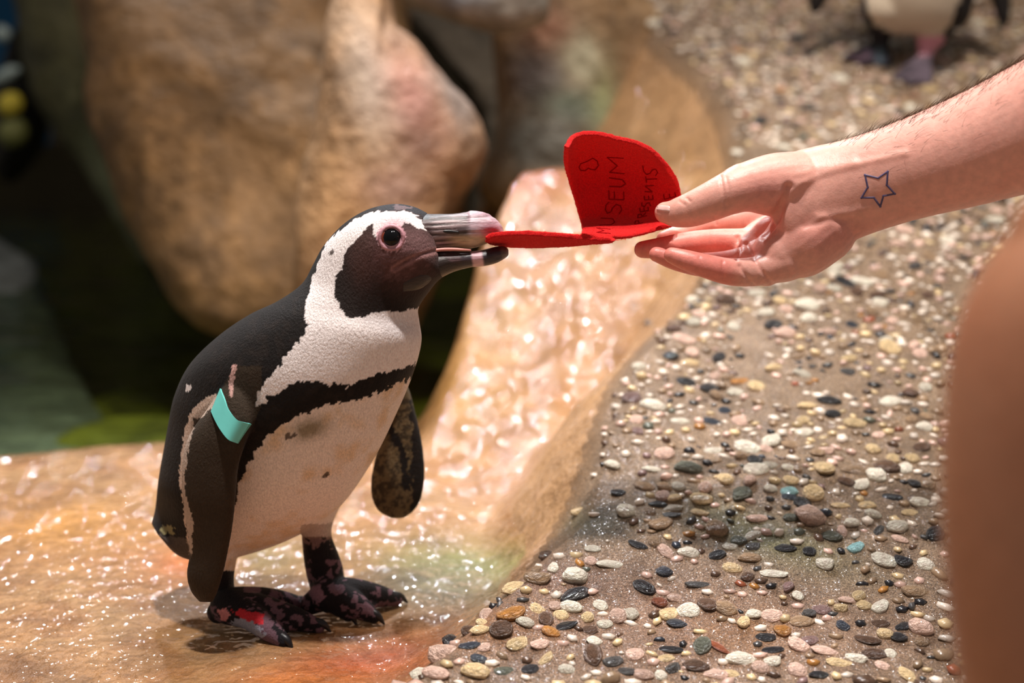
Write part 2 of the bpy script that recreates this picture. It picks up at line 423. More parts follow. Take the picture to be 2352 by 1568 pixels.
# pool
yy = np.linspace(1.45, 7, 200)
v, f = heightfield(np.linspace(-2.6, 0.9, 140), yy, lambda x, y: -0.17 - 0.25 * smooth((y - 1.7) / 2.0) + 0.10 * fbm(np.stack([x, y, 0 * x], -1), 5, 3, 6))
pf = mesh_obj('pool_floor', v, f, MAT['pool']); pf['kind'] = 'structure'; pf['label'] = 'green algae covered bottom of the pool'
v, f = heightfield(np.linspace(-2.6, 0.9, 8), np.linspace(1.50, 7, 8), lambda x, y: 0 * x - 0.08)
wt = mesh_obj('pool_water', v, f, MAT['water']); wt['kind'] = 'structure'; wt['label'] = 'dark green still water of the pool behind the shelf'

# ------------------------------------------------------------------ boulders: closed blobs with their own depth and thickness
def boulder(name, outline, d, thick, base, label, patches=(), center=None, amp=0.03, power=0.7, mat='rock', nscale=5, tilt=0.0, seed=1, group=None):
    o = cat(outline, 200, True); c = np.array(center) if center else o.mean(0)
    M = 72; rings = []
    for i in range(1, M):
        ph = math.pi * i / M; rho = math.sin(ph) ** 0.8; off = -math.copysign(abs(math.cos(ph)) ** power, math.cos(ph)) * thick
        q = c + (o - c) * rho
        dep = d + tilt * (q[:, 1] - c[1])
        rings.append(P(q[:, 0], q[:, 1], dep) + FW * off)
    v, f = loft_rings(np.array(rings))
    ctr = v.mean(0); nr = v - ctr; nr /= np.linalg.norm(nr, axis=1, keepdims=True)
    v = v + nr * (amp * (fbm(v, nscale, 5, seed) - 0.5) * 2)[:, None]
    px, py, dd = proj(v); nzv = fbm(v, 8, 4, seed + 3)
    cl = np.tile(np.array(lin(*base)), (len(v), 1))
    m1, m2 = fbm(v, 17, 4, seed + 5), fbm(v, 30, 3, seed + 9)
    cl = mixc(cl, smooth((m1 - 0.5) * 7) * 0.5, np.array(lin(*base)) * 0.42); cl = mixc(cl, smooth((m2 - 0.52) * 7) * 0.45, np.minimum(np.array(lin(*base)) * 1.7, 0.8))
    for cx, cy, rx, ry, pc, a, rot in patches:
        w = blob(px, py, cx, cy, rx, ry, rot) * (0.5 + 1.0 * nzv); cl = mixc(cl, np.clip(w * a, 0, 1), lin(*pc))
    b_ = mesh_obj(name, v, f, MAT[mat], col=cl)
    tag(b_, label, 'rock', group); return b_
boulder('boulder', [(235, -160), (232, 120), (250, 260), (305, 430), (355, 560), (410, 665), (470, 735), (560, 775), (720, 800), (900, 780), (1010, 640), (1060, 480), (1000, 300), (940, 100), (860, -160)],
        2.55, 0.30, (146, 112, 74), 'largest brown rounded boulder overhanging the pool', [],
        center=(600, 300), amp=0.035, power=0.55, seed=2, tilt=-0.0003)
boulder('pale_boulder', [(800, -80), (752, 60), (748, 200), (735, 310), (705, 420), (690, 520), (700, 700), (780, 860), (900, 860), (985, 680), (1045, 500), (1105, 410), (1128, 330), (1095, 250), (1035, 175), (965, 95), (905, 30), (880, -80)],
        1.98, 0.13, (168, 132, 96), 'upright boulder with whitish and pink stains beside the dark crevice', [(850, 180, 60, 150, (206, 190, 176), 1.1, -0.25), (950, 220, 70, 130, (178, 128, 118), 0.9, -0.4), (960, 330, 60, 50, (110, 78, 66), 0.7, 0), (800, 480, 90, 150, (186, 146, 100), 0.8, 0), (1050, 230, 40, 130, (120, 112, 110), 0.8, -0.5), (900, 430, 90, 60, (160, 124, 110), 0.7, 0)],
        center=(880, 330), amp=0.03, power=0.6, seed=11)
boulder('mossy_boulder', [(40, -160), (75, 60), (95, 230), (170, 340), (250, 440), (320, 560), (400, 680), (480, 770), (500, 740), (460, 500), (400, 200), (380, -160)],
        3.22, 0.24, (84, 82, 52), 'dark green mossy boulder slanting over the black pool cave', [(290, 440, 50, 200, (132, 140, 108), 1.2, -0.5)],
        center=(300, 250), amp=0.04, power=0.6, seed=5)
boulder('crevice_rock', [(850, -120), (940, 60), (1050, 190), (1120, 320), (1125, 430), (1070, 560), (1190, 560), (1260, 380), (1280, 180), (1240, -120)],
        3.0, 0.10, (126, 118, 108), 'grey rock deep in the shaded crevice', [], center=(1130, 250), seed=8)
boulder('rock_ledge', [(860, -160), (915, -10), (985, 25), (1060, 52), (1130, 66), (1200, 62), (1250, 45), (1264, 15), (1250, -30), (1200, -160)],
        2.16, 0.055, (152, 146, 138), 'flat grey ledge jutting out above the crevice', [(1050, 0, 60, 25, (150, 160, 176), 0.8, 0)], center=(1080, -50), amp=0.012, power=0.5, seed=9, nscale=9)
boulder('grey_green_rock', [(1130, -140), (1140, 60), (1150, 200), (1130, 330), (1090, 440), (1160, 500), (1300, 520), (1460, 480), (1620, 420), (1720, 300), (1690, 190), (1580, 90), (1460, -10), (1400, -140)],
        2.40, 0.14, (150, 120, 86), 'brown rock with grey and green stains under the pebble slope edge', [(1230, 170, 90, 90, (104, 94, 92), 1.1, 0.4), (1340, 130, 45, 70, (186, 184, 160), 1.1, -0.4), (1330, 250, 90, 50, (96, 108, 92), 1.0, 0), (1390, 220, 30, 90, (140, 152, 110), 0.9, 0.2), (1250, 330, 110, 70, (122, 122, 116), 1.1, 0), (1480, 150, 90, 110, (146, 112, 76), 0.9, 0), (1260, 60, 60, 50, (166, 122, 100), 0.9, 0)],
        center=(1380, 220), amp=0.03, power=0.6, seed=14)
boulder('black_rock', [(55, 60), (100, 190), (110, 280), (80, 350), (10, 420), (-40, 300), (20, 150)], 3.4, 0.10, (34, 32, 30), 'small black rock near the yellow float', seed=17)
boulder('submerged_rock', [(-120, 560), (40, 575), (90, 640), (130, 760), (190, 900), (250, 1060), (100, 1120), (-120, 1100)], 2.52, 0.08, (112, 120, 124), 'pale grey-blue rock lying in the green pool', center=(40, 830), seed=23, tilt=-0.0022)
# back walls
v, f = heightfield(np.linspace(-4, 4, 50), np.linspace(0, 1, 30), lambda x, y: 0 * x)
q = v.copy(); v[:, 2] = -0.6 + 5 * q[:, 1]; v[:, 1] = 4.9 + 0.5 * fbm(np.stack([q[:, 0], 5 * q[:, 1], 0 * q[:, 0]], -1), 1.2, 4, 3)
wb = mesh_obj('wall_back', v, f, MAT['darkwall']); wb['kind'] = 'structure'; wb['label'] = 'shaded rock wall at the back of the enclosure'
def boxmesh(c, s):
    bm = bmesh.new(); bmesh.ops.create_cube(bm, size=1); 
    for q in bm.verts: q.co = Vector((c[0] + q.co.x * s[0], c[1] + q.co.y * s[1], c[2] + q.co.z * s[2]))
    bmesh.ops.bevel(bm, geom=bm.edges[:], offset=min(s) * 0.2, segments=2, affect='EDGES')
    v = np.array([q.co[:] for q in bm.verts]); bm.verts.index_update(); f = [tuple(q.index for q in fc.verts) for fc in bm.faces]; bm.free(); return v, f
c0 = P(-60, 60, 3.9)
v, f = boxmesh(c0, (0.36, 0.06, 0.66))
wl = mesh_obj('wall_blue_panel', v, f, MAT['blue'], smooth_=False); wl['kind'] = 'structure'; wl['label'] = 'deep blue painted panel beyond the rocks'
def ell_px(name, px_, py_, d, rx, ry, mat, label, cat_, rot=0.0):
    c = P(px_, py_, d); cs, sn = math.cos(rot), math.sin(rot)
    v, f = ellipsoid(c, [(RT * cs + UP * sn) * pxm(rx, d), FW * pxm(min(rx, ry), d), (UP * cs - RT * sn) * pxm(ry, d)], 28)
    v = v + (fbm(v, 25, 2, 4)[:, None] - 0.5) * 0.008
    return tag(mesh_obj(name, v, f, mat), label, cat_)
ell_px('yellow_float', 24, 240, 3.0, 26, 28, MAT['yellow'], 'small rounded bright yellow float by the black rock', 'float')
ell_px('olive_float', 30, 305, 3.02, 32, 34, MAT['olive'], 'dull olive rounded float under the yellow one', 'float')
ell_px('pale_pipe', 14, 172, 3.05, 36, 14, MAT['pale'], 'short pale grey slanted pipe above the yellow float', 'pipe', 0.5)
ell_px('pale_ball', 6, 76, 3.05, 22, 18, MAT['pale'], 'small pale ball in front of the blue panel', 'ball')

# ------------------------------------------------------------------ penguin
def jag(px, py, v, amp=5.0, sc=260):
    return px + amp * 2 * (fbm(v, sc, 2, 40) - 0.5) * 2, py + amp * 2 * (fbm(v, sc, 2, 77) - 0.5) * 2

def build_penguin():
    base = on_z(640, 1400); root = empty('penguin', base)
    secs = []
    pairs = [(350, 1206, 362, 1226, .004), (362, 1178, 412, 1270, .018), (378, 1125, 500, 1272, .045), (388, 1062, 640, 1238, .060), (400, 985, 760, 1172, .068), (416, 912, 845, 1062, .071),
             (452, 838, 908, 938, .070), (518, 772, 944, 850, .064), (588, 724, 960, 782, .057), (645, 690, 962, 740, .050), (698, 652, 958, 712, .045),
             (722, 610, 966, 694, .042), (746, 566, 985, 668, .040), (790, 518, 1000, 648, .039), (845, 484, 1016, 634, .036), (905, 471, 1018, 624, .031), (950, 477, 1016, 614, .025), (982, 492, 1012, 602, .018)]
    for ax, ay, bx, by, hd in pairs:
        d = 1.150 + (max((ay + by) / 2, 560) - 560) / 700 * 0.085
        yaw = 0.022 if ay > 700 else 0.006
        secs.append((ax, ay, d + yaw, bx, by, d - yaw, hd))
    torso = loft_px(secs, 64, 110)
    nf = [(545, 840, 600, 845), (515, 895, 596, 895), (475, 945, 588, 955), (436, 1000, 566, 1012), (420, 1060, 547, 1070), (419, 1130, 541, 1140), (427, 1200, 533, 1210), (436, 1268, 520, 1280), (430, 1320, 508, 1330), (440, 1358, 497, 1362), (460, 1382, 486, 1383)]
    th = [.022, .019, .015, .012, .010, .009, .008, .007, .006, .005, .003]; dp = [1.165, 1.147, 1.136, 1.131, 1.131, 1.134, 1.140, 1.146, 1.150, 1.153, 1.155]
    nflip = loft_px([(a, b, d + .006, c_, e, d - .006, t) for (a, b, c_, e), t, d in zip(nf, th, dp)], 32, 60)
    ff = [(780, 835, 850, 850), (840, 862, 912, 868), (893, 905, 936, 892), (892, 950, 953, 945), (876, 1000, 966, 996), (862, 1050, 974, 1050), (852, 1100, 975, 1102), (853, 1140, 967, 1146), (868, 1172, 950, 1174), (896, 1189, 926, 1190)]
    fth = [.022, .018, .013, .009, .008, .007, .007, .006, .005, .003]
    fflip = loft_px([(a, b, 1.253 + k * .002 - (.020, .006, 0, 0, 0, 0, 0, 0, 0, 0)[k], c_, e, 1.260 + k * .002 - (.020, .006, 0, 0, 0, 0, 0, 0, 0, 0)[k], t) for k, ((a, b, c_, e), t) in enumerate(zip(ff, fth))], 32, 50)
    parts = [torso, nflip, fflip]
    # legs
    parts.append(loft_px([(670, 1100, 1.225, 800, 1090, 1.225, .035), (688, 1160, 1.228, 785, 1150, 1.228, .030), (692, 1205, 1.232, 764, 1200, 1.232, .022), (694, 1235, 1.236, 762, 1232, 1.236, .017),
                          (697, 1275, 1.240, 776, 1268, 1.240, .015), (703, 1315, 1.243, 788, 1305, 1.243, .016), (712, 1350, 1.246, 790, 1345, 1.246, .016), (716, 1372, 1.246, 780, 1370, 1.246, .012)], 28, 40))
    parts.append(loft_px([(450, 1190, 1.205, 560, 1190, 1.205, .04), (458, 1245, 1.21, 550, 1245, 1.21, .032), (478, 1295, 1.215, 540, 1295, 1.215, .020), (486, 1335, 1.22, 536, 1335, 1.22, .016), (488, 1370, 1.226, 542, 1365, 1.226, .015), (498, 1395, 1.228, 545, 1390, 1.228, .010)], 28, 40))
    claws = []
    def foot(ankle, tips, heel):
        A = on_z(*ankle, 0.020); tp = [on_z(x, y, 0.006) for x, y in tips]; hl = on_z(*heel, 0.012)
        for t in tp:
            m1 = A * 0.62 + t * 0.38 + np.array([0, 0, 0.004]); m2 = A * 0.25 + t * 0.75 + np.array([0, 0, 0.002])
            parts.append(tube3(np.array([hl * 0.6 + A * 0.4, A, m1, m2, t]), np.array([.011, .016, .0125, .010, .006]), 16, 24))
            e = t - A; e /= np.linalg.norm(e); claws.append((t, e))
        for a_, b_ in zip(tp[:-1], tp[1:]):
            a2, b2 = A * 0.12 + a_ * 0.88, A * 0.12 + b_ * 0.88; mid = (a2 + b_) / 2 * 0 + (a2 + b2) / 2 * 0.96 + A * 0.04
            top = np.array([A + [0, 0, .004], a2, mid, b2]); up = np.array([0, 0, 0.0028])
            v8 = np.vstack([top + up, top - up])
            fc = [(0, 1, 2, 3), (7, 6, 5, 4)] + [(i, (i + 1) % 4, 4 + (i + 1) % 4, 4 + i)[::-1] for i in range(4)]
            parts.append((v8, fc))
        parts.append(tube3(np.array([hl, A, A * .8 + tp[len(tp) // 2] * .2]), np.array([.010, .0135, .010]), 16, 16))
    foot((528, 1392), [(732, 1438), (652, 1472), (690, 1386)], (502, 1405))
    foot((752, 1366), [(910, 1376), (858, 1416), (800, 1412)], (716, 1385))
    v, f, nr = fuse(parts, 0.0014, 5)
    px, py, dd = proj(v); jx, jy = jag(px, py, v, np.where(py < 740, 2.6, 5.0), 300); kx, ky = jag(px, py, v, 2.5, 500)
    big = fbm(v, 60, 3, 3); mid = fbm(v, 180, 3, 13)
    BLK, BRN = lin(25, 20, 19), lin(42, 33, 29)
    cl = np.tile(np.array(BLK), (len(v), 1)); cl = mixc(cl, smooth((mid - 0.5) * 5) * 0.5, BRN)
    WHITE = lin(252, 240, 238); TAN = lin(226, 186, 132)
    chest = [(985, 520), (979, 522), (961, 497), (928, 484), (864, 486), (838, 491), (813, 506), (782, 529), (762, 545), (746, 565), (736, 595), (723, 620), (713, 657), (703, 695), (703, 735), (703, 759), (689, 784), (665, 808), (644, 840), (620, 862), (590, 904), (587, 934), (602, 928), (620, 907), (650, 895), (680, 873), (710, 877), (749, 880), (800, 886), (836, 868), (875, 857), (940, 841), (1040, 800), (1060, 600)]
    w = inpoly(jx, jy, chest); cl[w] = WHITE
    belly = [(1000, 840), (917, 880), (875, 901), (815, 919), (755, 928), (710, 946), (650, 970), (620, 991), (596, 1024), (575, 1060), (554, 1096), (540, 1120), (533, 1180), (515, 1245), (470, 1252), (455, 1330), (560, 1330), (640, 1280), (700, 1250), (770, 1240), (830, 1160), (1000, 980)]
    fl_far = inpoly(px, py, [(902, 880), (940, 890), (985, 1000), (990, 1150), (930, 1205), (860, 1190), (845, 1120), (852, 1060), (872, 1000)]) & (dd > 1.240)
    fl_near = inpoly(px, py, [(600, 840), (600, 930), (586, 965), (562, 1015), (549, 1070), (545, 1140), (536, 1210), (520, 1290), (512, 1340), (500, 1400), (420, 1400), (410, 1050), (440, 960), (505, 900), (540, 840)]) & (dd < 1.162)
    w = inpoly(jx, jy, belly) & ~fl_far & ~fl_near
    t = 0.22 + 0.5 * smooth((big - 0.45) * 3)   # uneven dirt, the same from breast to tail
    cl[w] = (np.array(WHITE)[None] * (1 - t[:, None]) + np.array(TAN)[None] * t[:, None])[w]
    cl = mixc(cl, w * np.clip(blob(px, py, 712, 985, 40, 22, -0.3) * (0.4 + 1.1 * mid), 0, 0.8), lin(120, 104, 66))
    for sx, sy, r in [(662, 1002, 7), (676, 998, 5), (750, 1088, 6), (745, 1093, 5), (762, 579, 5), (759, 583, 4)]:
        cl = mixc(cl, ((kx - sx) ** 2 + (ky - sy) ** 2 < r * r).astype(float) * 0.85, lin(60, 44, 34))
    # white marks on the back and beside the flipper
    cl = mixc(cl, ((kx - 432) ** 2 + (ky - 891) ** 2 < 64).astype(float), WHITE)
    cl = mixc(cl, (distline(kx, ky, [(538, 842), (532, 870), (531, 905)]) < 4.5).astype(float), lin(226, 176, 168))
    edge = [(492, 918), (470, 930), (448, 958), (432, 990), (424, 1040), (418, 1090), (421, 1130), (428, 1165), (435, 1200), (436, 1235), (438, 1272)]
    wid = np.interp(py, [915, 945, 980, 1100, 1160, 1195, 1230, 1275], [13, 15, 9, 6.5, 5, 10, 6, 3])
    cl = mixc(cl, (distline(kx, ky, edge) < wid).astype(float) * (~(fl_near & (kx > 445) & (py > 960))), lin(232, 206, 190))
    cl = mixc(cl, fl_near * 0.35, lin(84, 66, 46))
    # far flipper underside: mottled
    fine = fbm(v, 420, 3, 61)
    w = fl_far & (jx < 945) & (distline(jx, jy, [(905, 900), (885, 960), (925, 1040), (935, 1120)]) > 9) 
    cl = mixc(cl, w * (0.25 + 0.6 * smooth((fine * .6 + mid * .4 - .42) * 7)), lin(116, 98, 70))
    # face mask
    mask = [(1000, 500), (979, 529), (958, 524), (940, 514), (930, 510), (920, 521), (922, 535), (900, 560), (861, 545), (856, 516), (843, 524), (828, 542), (803, 562), (790, 590), (785, 618), (772, 631), (770, 682), (780, 705), (798, 728), (836, 731), (859, 719), (877, 715), (915, 716), (940, 711), (960, 707), (1060, 690), (1070, 500)]
    w = inpoly(jx, jy, mask)
    cl[w] = lin(35, 26, 23)
    face = w * np.clip(blob(px, py, 900, 590, 75, 55, 0.2) * (0.5 + 1.1 * mid), 0, 0.9); cl = mixc(cl, face, lin(104, 70, 68))
    cl = mixc(cl, w * np.clip(blob(px, py, 960, 560, 45, 35) * (0.6 + 0.9 * mid), 0, 0.8), lin(116, 84, 84))
    cl = mixc(cl, w * np.clip(blob(px, py, 830, 590, 25, 60) * 0.9, 0, 0.6), lin(78, 52, 46))
    cl = mixc(cl, np.clip(blob(kx, ky, 905, 512, 36, 18, -0.1) * (~w) * 0.9, 0, 0.8), lin(214, 168, 176))
    ring = np.hypot(kx - 899, ky - 546); cl = mixc(cl, (ring < 33).astype(float), lin(206, 158, 166))
    crown = inpoly(jx, jy, [(880, 460), (940, 466), (1000, 490), (1000, 520), (965, 494), (930, 481), (864, 483)])
    cl = mixc(cl, crown * 0.85, lin(44, 44, 50))
    cl = mixc(cl, inpoly(jx, jy, [(905, 470), (950, 474), (930, 482), (905, 480)]) * 0.5, lin(140, 116, 120))
    # leg feathers and feet
    leg = (py > 1232) & (dd > 1.17) & ~fl_near & (((px > 680) & (px < 960)) | ((px > 478) & (py > 1310)))
    cl[leg] = lin(26, 22, 26)
    w = leg & ((mid > 0.58) | (big > 0.61)) & (py > 1285) & ~((px < 560) & (py < 1392))
    cl = mixc(cl, w * 0.8, lin(124, 92, 104))
    cl = mixc(cl, (leg & (py < 1262) & (mid > 0.5)) * 0.6, lin(150, 118, 116))
    cl = mixc(cl, (inpoly(kx, ky, [(690, 1205), (765, 1200), (765, 1236), (690, 1236)])) * 0.6, lin(150, 122, 108))
    cl = mixc(cl, (leg & inpoly(jx, jy, [(532, 1398), (565, 1400), (605, 1412), (606, 1428), (575, 1434), (545, 1418)])) * 1.0, lin(206, 48, 58))
    cl = mixc(cl, (leg & inpoly(jx, jy, [(530, 1424), (560, 1420), (600, 1440), (612, 1464), (570, 1462), (538, 1444)])) * 1.0, lin(158, 158, 174))
    cl = mixc(cl, (leg & inpoly(jx, jy, [(498, 1400), (520, 1398), (528, 1415), (510, 1428)])) * 1.0, lin(216, 138, 140))
    cl = mixc(cl, (leg & inpoly(jx, jy, [(704, 1352), (735, 1345), (750, 1370), (725, 1385)])) * 0.9, lin(140, 104, 118))
    # rump patch
    cl = mixc(cl, inpoly(jx, jy, [(372, 1208), (400, 1212), (402, 1228), (368, 1222)]) * 0.8, lin(170, 156, 110))
    cl = mixc(cl, inpoly(jx, jy, [(362, 1228), (430, 1236), (440, 1290), (366, 1262)]) * 0.7, lin(96, 84, 78))
    gl_ = [(905, 618), (935, 600), (965, 586), (1000, 576), (1040, 570)]
    dg = distline(px, py, gl_); v = v - nr * (0.0012 * np.exp(-(dg / 4) ** 2) * (dd < 1.16))[:, None]
    cl = mixc(cl, np.exp(-((dg - 6) / 3.5) ** 2) * .55 * (dd < 1.16), lin(176, 128, 126))
    wr = fbm(np.column_stack([(px - py * .4) * .05, (py + px * .45) * .16, 0 * px]), 1, 2, 91)
    cl = mixc(cl, np.clip(blob(px, py, 930, 590, 60, 40, -.4), 0, 1) * smooth((wr - .55) * 8) * .5, lin(160, 118, 122))
    body = mesh_obj('body', v, f, MAT['feather'], root, cl)
    bv = bvh_of(v, f)
    # eye
    hit, nrm = cast(bv, 899, 546)
    view = CAM - hit; view /= np.linalg.norm(view)
    r = pxm(23, 1.12)
    ev, ef = ellipsoid(hit - view * r * 0.45, [RT * r, np.cross(view, RT) * r, view * r], 28)
    eye = mesh_obj('eye', ev, ef, MAT['eye'], root); eye['label'] = 'glossy black eye'
    iv, if_ = ellipsoid(hit - view * r * 0.28 - RT * r * 0.72 + UP * r * 0.1, [RT * r * .5, UP * r * .75, view * r * .45], 16)
    mesh_obj('eye_corner', iv, if_, MAT['iris'], eye)
    th = np.linspace(0, 2 * math.pi, 48, endpoint=False); rings = []
    for t in th:
        c_ = hit + (RT * math.cos(t) * 1.16 + UP * math.sin(t) * 1.14) * r - view * r * 0.03
        o_ = RT * math.cos(t) + UP * math.sin(t)
        rr = r * (0.20 + 0.03 * math.sin(5 * t))
        rings.append([c_ + (o_ * math.cos(a) + view * math.sin(a)) * rr for a in np.linspace(0, 2 * math.pi, 12, endpoint=False)])
    rings = np.array(rings); rv = rings.reshape(-1, 3); rf = []
    for i in range(48):
        for j in range(12): rf.append((i * 12 + j, ((i + 1) % 48) * 12 + j, ((i + 1) % 48) * 12 + (j + 1) % 12, i * 12 + (j + 1) % 12))
    lid = mesh_obj('eyelid', rv, rf, MAT['lid'], root); lid['label'] = 'pink bare eyelid ring'
    # beak
    D = 1.150
    us = [(930, 500, 606, .030), (965, 492, 592, .0255), (1000, 491, 577, .0195), (1040, 490, 570, .0150), (1072, 486, 571, .0138), (1082, 483, 570, .0142), (1108, 486, 563, .0130), (1132, 497, 553, .0105), (1150, 515, 550, .0070), (1159, 534, 551, .0030)]
    uv, uf, _ = fuse([loft_px([(x, a, D, x, b_, D, t) for x, a, b_, t in us], 36, 60)], 0.0008, 2); uv = uv + _ * (0.0012 * (fbm(np.column_stack([proj(uv)[0] * .010, (proj(uv)[1] + proj(uv)[0] * .06) * .17, 0 * uv[:, 0]]), 1, 3, 5) - .5))[:, None]
    ls = [(925, 610, 690, .026), (965, 588, 672, .0245), (1000, 578, 646, .0195), (1040, 576, 625, .0140), (1080, 577, 614, .0110), (1112, 573, 611, .0102), (1140, 566, 604, .0090), (1160, 566, 593, .0065), (1168, 573, 586, .0025)]
    lv, lf, _ = fuse([loft_px([(x, a, D, x, b_, D, t) for x, a, b_, t in ls], 36, 60)], 0.0008, 2)
    def paint_upper(v):
        px, py, dd = proj(v); nn = fbm(np.column_stack([px * .010, (py + px * .06) * .17, 0 * px]), 1, 3, 5)
        c_ = np.tile(np.array(lin(98, 78, 78)), (len(v), 1)); c_ = mixc(c_, smooth((nn - .48) * 9) * .85, lin(172, 150, 152)); c_ = mixc(c_, smooth((.46 - nn) * 9) * .85, lin(44, 34, 34)); c_ = mixc(c_, smooth((1000 - px) / 16) * (py > 505), lin(70, 50, 50)); c_ = mixc(c_, smooth((990 - px) / 8) * (py <= 505), lin(44, 44, 50))
        k = smooth((px - 1068) / 16); c_ = mixc(c_, k * .9, lin(206, 180, 190))
        c_ = mixc(c_, np.clip(blob(px, py, 1130, 525, 24, 18) + blob(px, py, 1100, 492, 34, 7) * .8, 0, .9), lin(136, 86, 98))
        c_ = mixc(c_, np.clip(blob(px, py, 1060, 528, 22, 9), 0, .85), lin(52, 38, 40))
        k = smooth((py - 534) / 14) * smooth((px - 1012) / 50); c_ = mixc(c_, k * .9, lin(202, 178, 142))
        return c_
    def paint_lower(v):
        px, py, dd = proj(v); nn = fbm(np.column_stack([px * .012, py * .08, 0 * px]), 1, 3, 9)
        c_ = np.tile(np.array(lin(66, 48, 50)), (len(v), 1)); c_ = mixc(c_, smooth((nn - .5) * 6) * .6, lin(116, 88, 92))
        c_ = mixc(c_, np.maximum(smooth((py - 592 - (px - 985) * .10) / 12) * smooth((1090 - px) / 20), smooth((1012 + (py - 575) * 1.4 - px) / 18)), lin(46, 34, 32))
        u = px + (py - 590) * -.15
        c_ = mixc(c_, smooth((u - 1052) / 10) * .7, lin(48, 42, 52))
        c_ = mixc(c_, smooth((u - 1080) / 7) * smooth((1112 - u) / 7), lin(206, 164, 172))
        c_ = mixc(c_, smooth((u - 1148) / 8) * .6, lin(118, 106, 92))
        return c_
    ub = mesh_obj('upper_beak', uv, uf, MAT['beak'], root, paint_upper(uv)); ub['label'] = 'ridged grey upper beak with pale lilac tip'
    lb = mesh_obj('lower_beak', lv, lf, MAT['beak'], root, paint_lower(lv)); lb['label'] = 'dark lower beak with a pink band'
    gv, gf = tube3(P([958, 985, 1010, 1040, 1080], [586, 578, 573.5, 572.5, 574.5], [1.131, 1.1325, 1.1345, 1.137, 1.140]), np.array([.0008, .0011, .0014, .0014, .0008]), 10, 24)
    mesh_obj('mouth_lining', gv, gf, MAT['gape'], root)
    nv, nf_ = tube3(P([1012, 1030, 1052], [531, 531.5, 533], [1.1335, 1.1345, 1.1355]), np.array([.0008, .0016, .0008]), 8, 10)
    mesh_obj('nostril', nv, nf_, MAT['claw'], ub)
    for t, e in claws:
        cv, cf = tube3(np.array([t - e * .004 + [0, 0, .003], t + e * .004 + [0, 0, .003], t + e * .010 - [0, 0, .002]]), np.array([.0045, .0034, .0010]), 10, 10)
        mesh_obj('claw', cv, cf, MAT['claw'], root)
    # wing band: an oval loop around the flipper
    up_e = cat([(505, 893, 1.128), (514, 915, 1.119), (524, 940, 1.114), (545, 964, 1.112), (573, 973, 1.118)], 26); lo_e = cat([(484, 944, 1.124), (494, 966, 1.117), (506, 987, 1.112), (524, 1009, 1.110), (545, 1018, 1.116)], 26)
    front = [(a, b_) for a, b_ in zip(up_e, lo_e)]
    back_u = cat([(573, 973, 1.118), (580, 974, 1.134), (560, 962, 1.150), (530, 925, 1.158), (508, 893, 1.148), (505, 893, 1.128)], 30); back_l = cat([(545, 1018, 1.116), (552, 1019, 1.132), (535, 1008, 1.148), (507, 976, 1.156), (486, 946, 1.146), (484, 944, 1.124)], 30)
    loop = front + [(a, b_) for a, b_ in zip(back_u, back_l)][1:-1]
    rg = []
    A_ = np.array([P(*a) for a, _ in loop]); B_ = np.array([P(*b_) for _, b_ in loop]); cen = (A_.mean(0) + B_.mean(0)) / 2
    ax = (B_ - A_); tg = np.roll(A_, -1, 0) - np.roll(A_, 1, 0); nn = np.cross(tg, ax); nn /= np.linalg.norm(nn, axis=1, keepdims=True)
    if ((A_ - cen) * nn).sum() < 0: nn = -nn
    rg = np.stack([A_, B_, B_ - nn * .0016, A_ - nn * .0016], 1); k = len(loop); bvv = rg.reshape(-1, 3); bf = []
    for i in range(k):
        for j in range(4): bf.append((i * 4 + j, ((i + 1) % k) * 4 + j, ((i + 1) % k) * 4 + (j + 1) % 4, i * 4 + (j + 1) % 4))
    bo = mesh_obj('wing_band', bvv, bf, MAT['band'], root); bo['label'] = 'turquoise plastic wing band'
    md = bo.modifiers.new('edge', 'EDGE_SPLIT'); md.split_angle = math.radians(40)
    tag(root, 'black and white penguin with turquoise wing band, biting the red felt piece', 'penguin')
    return root
build_penguin()

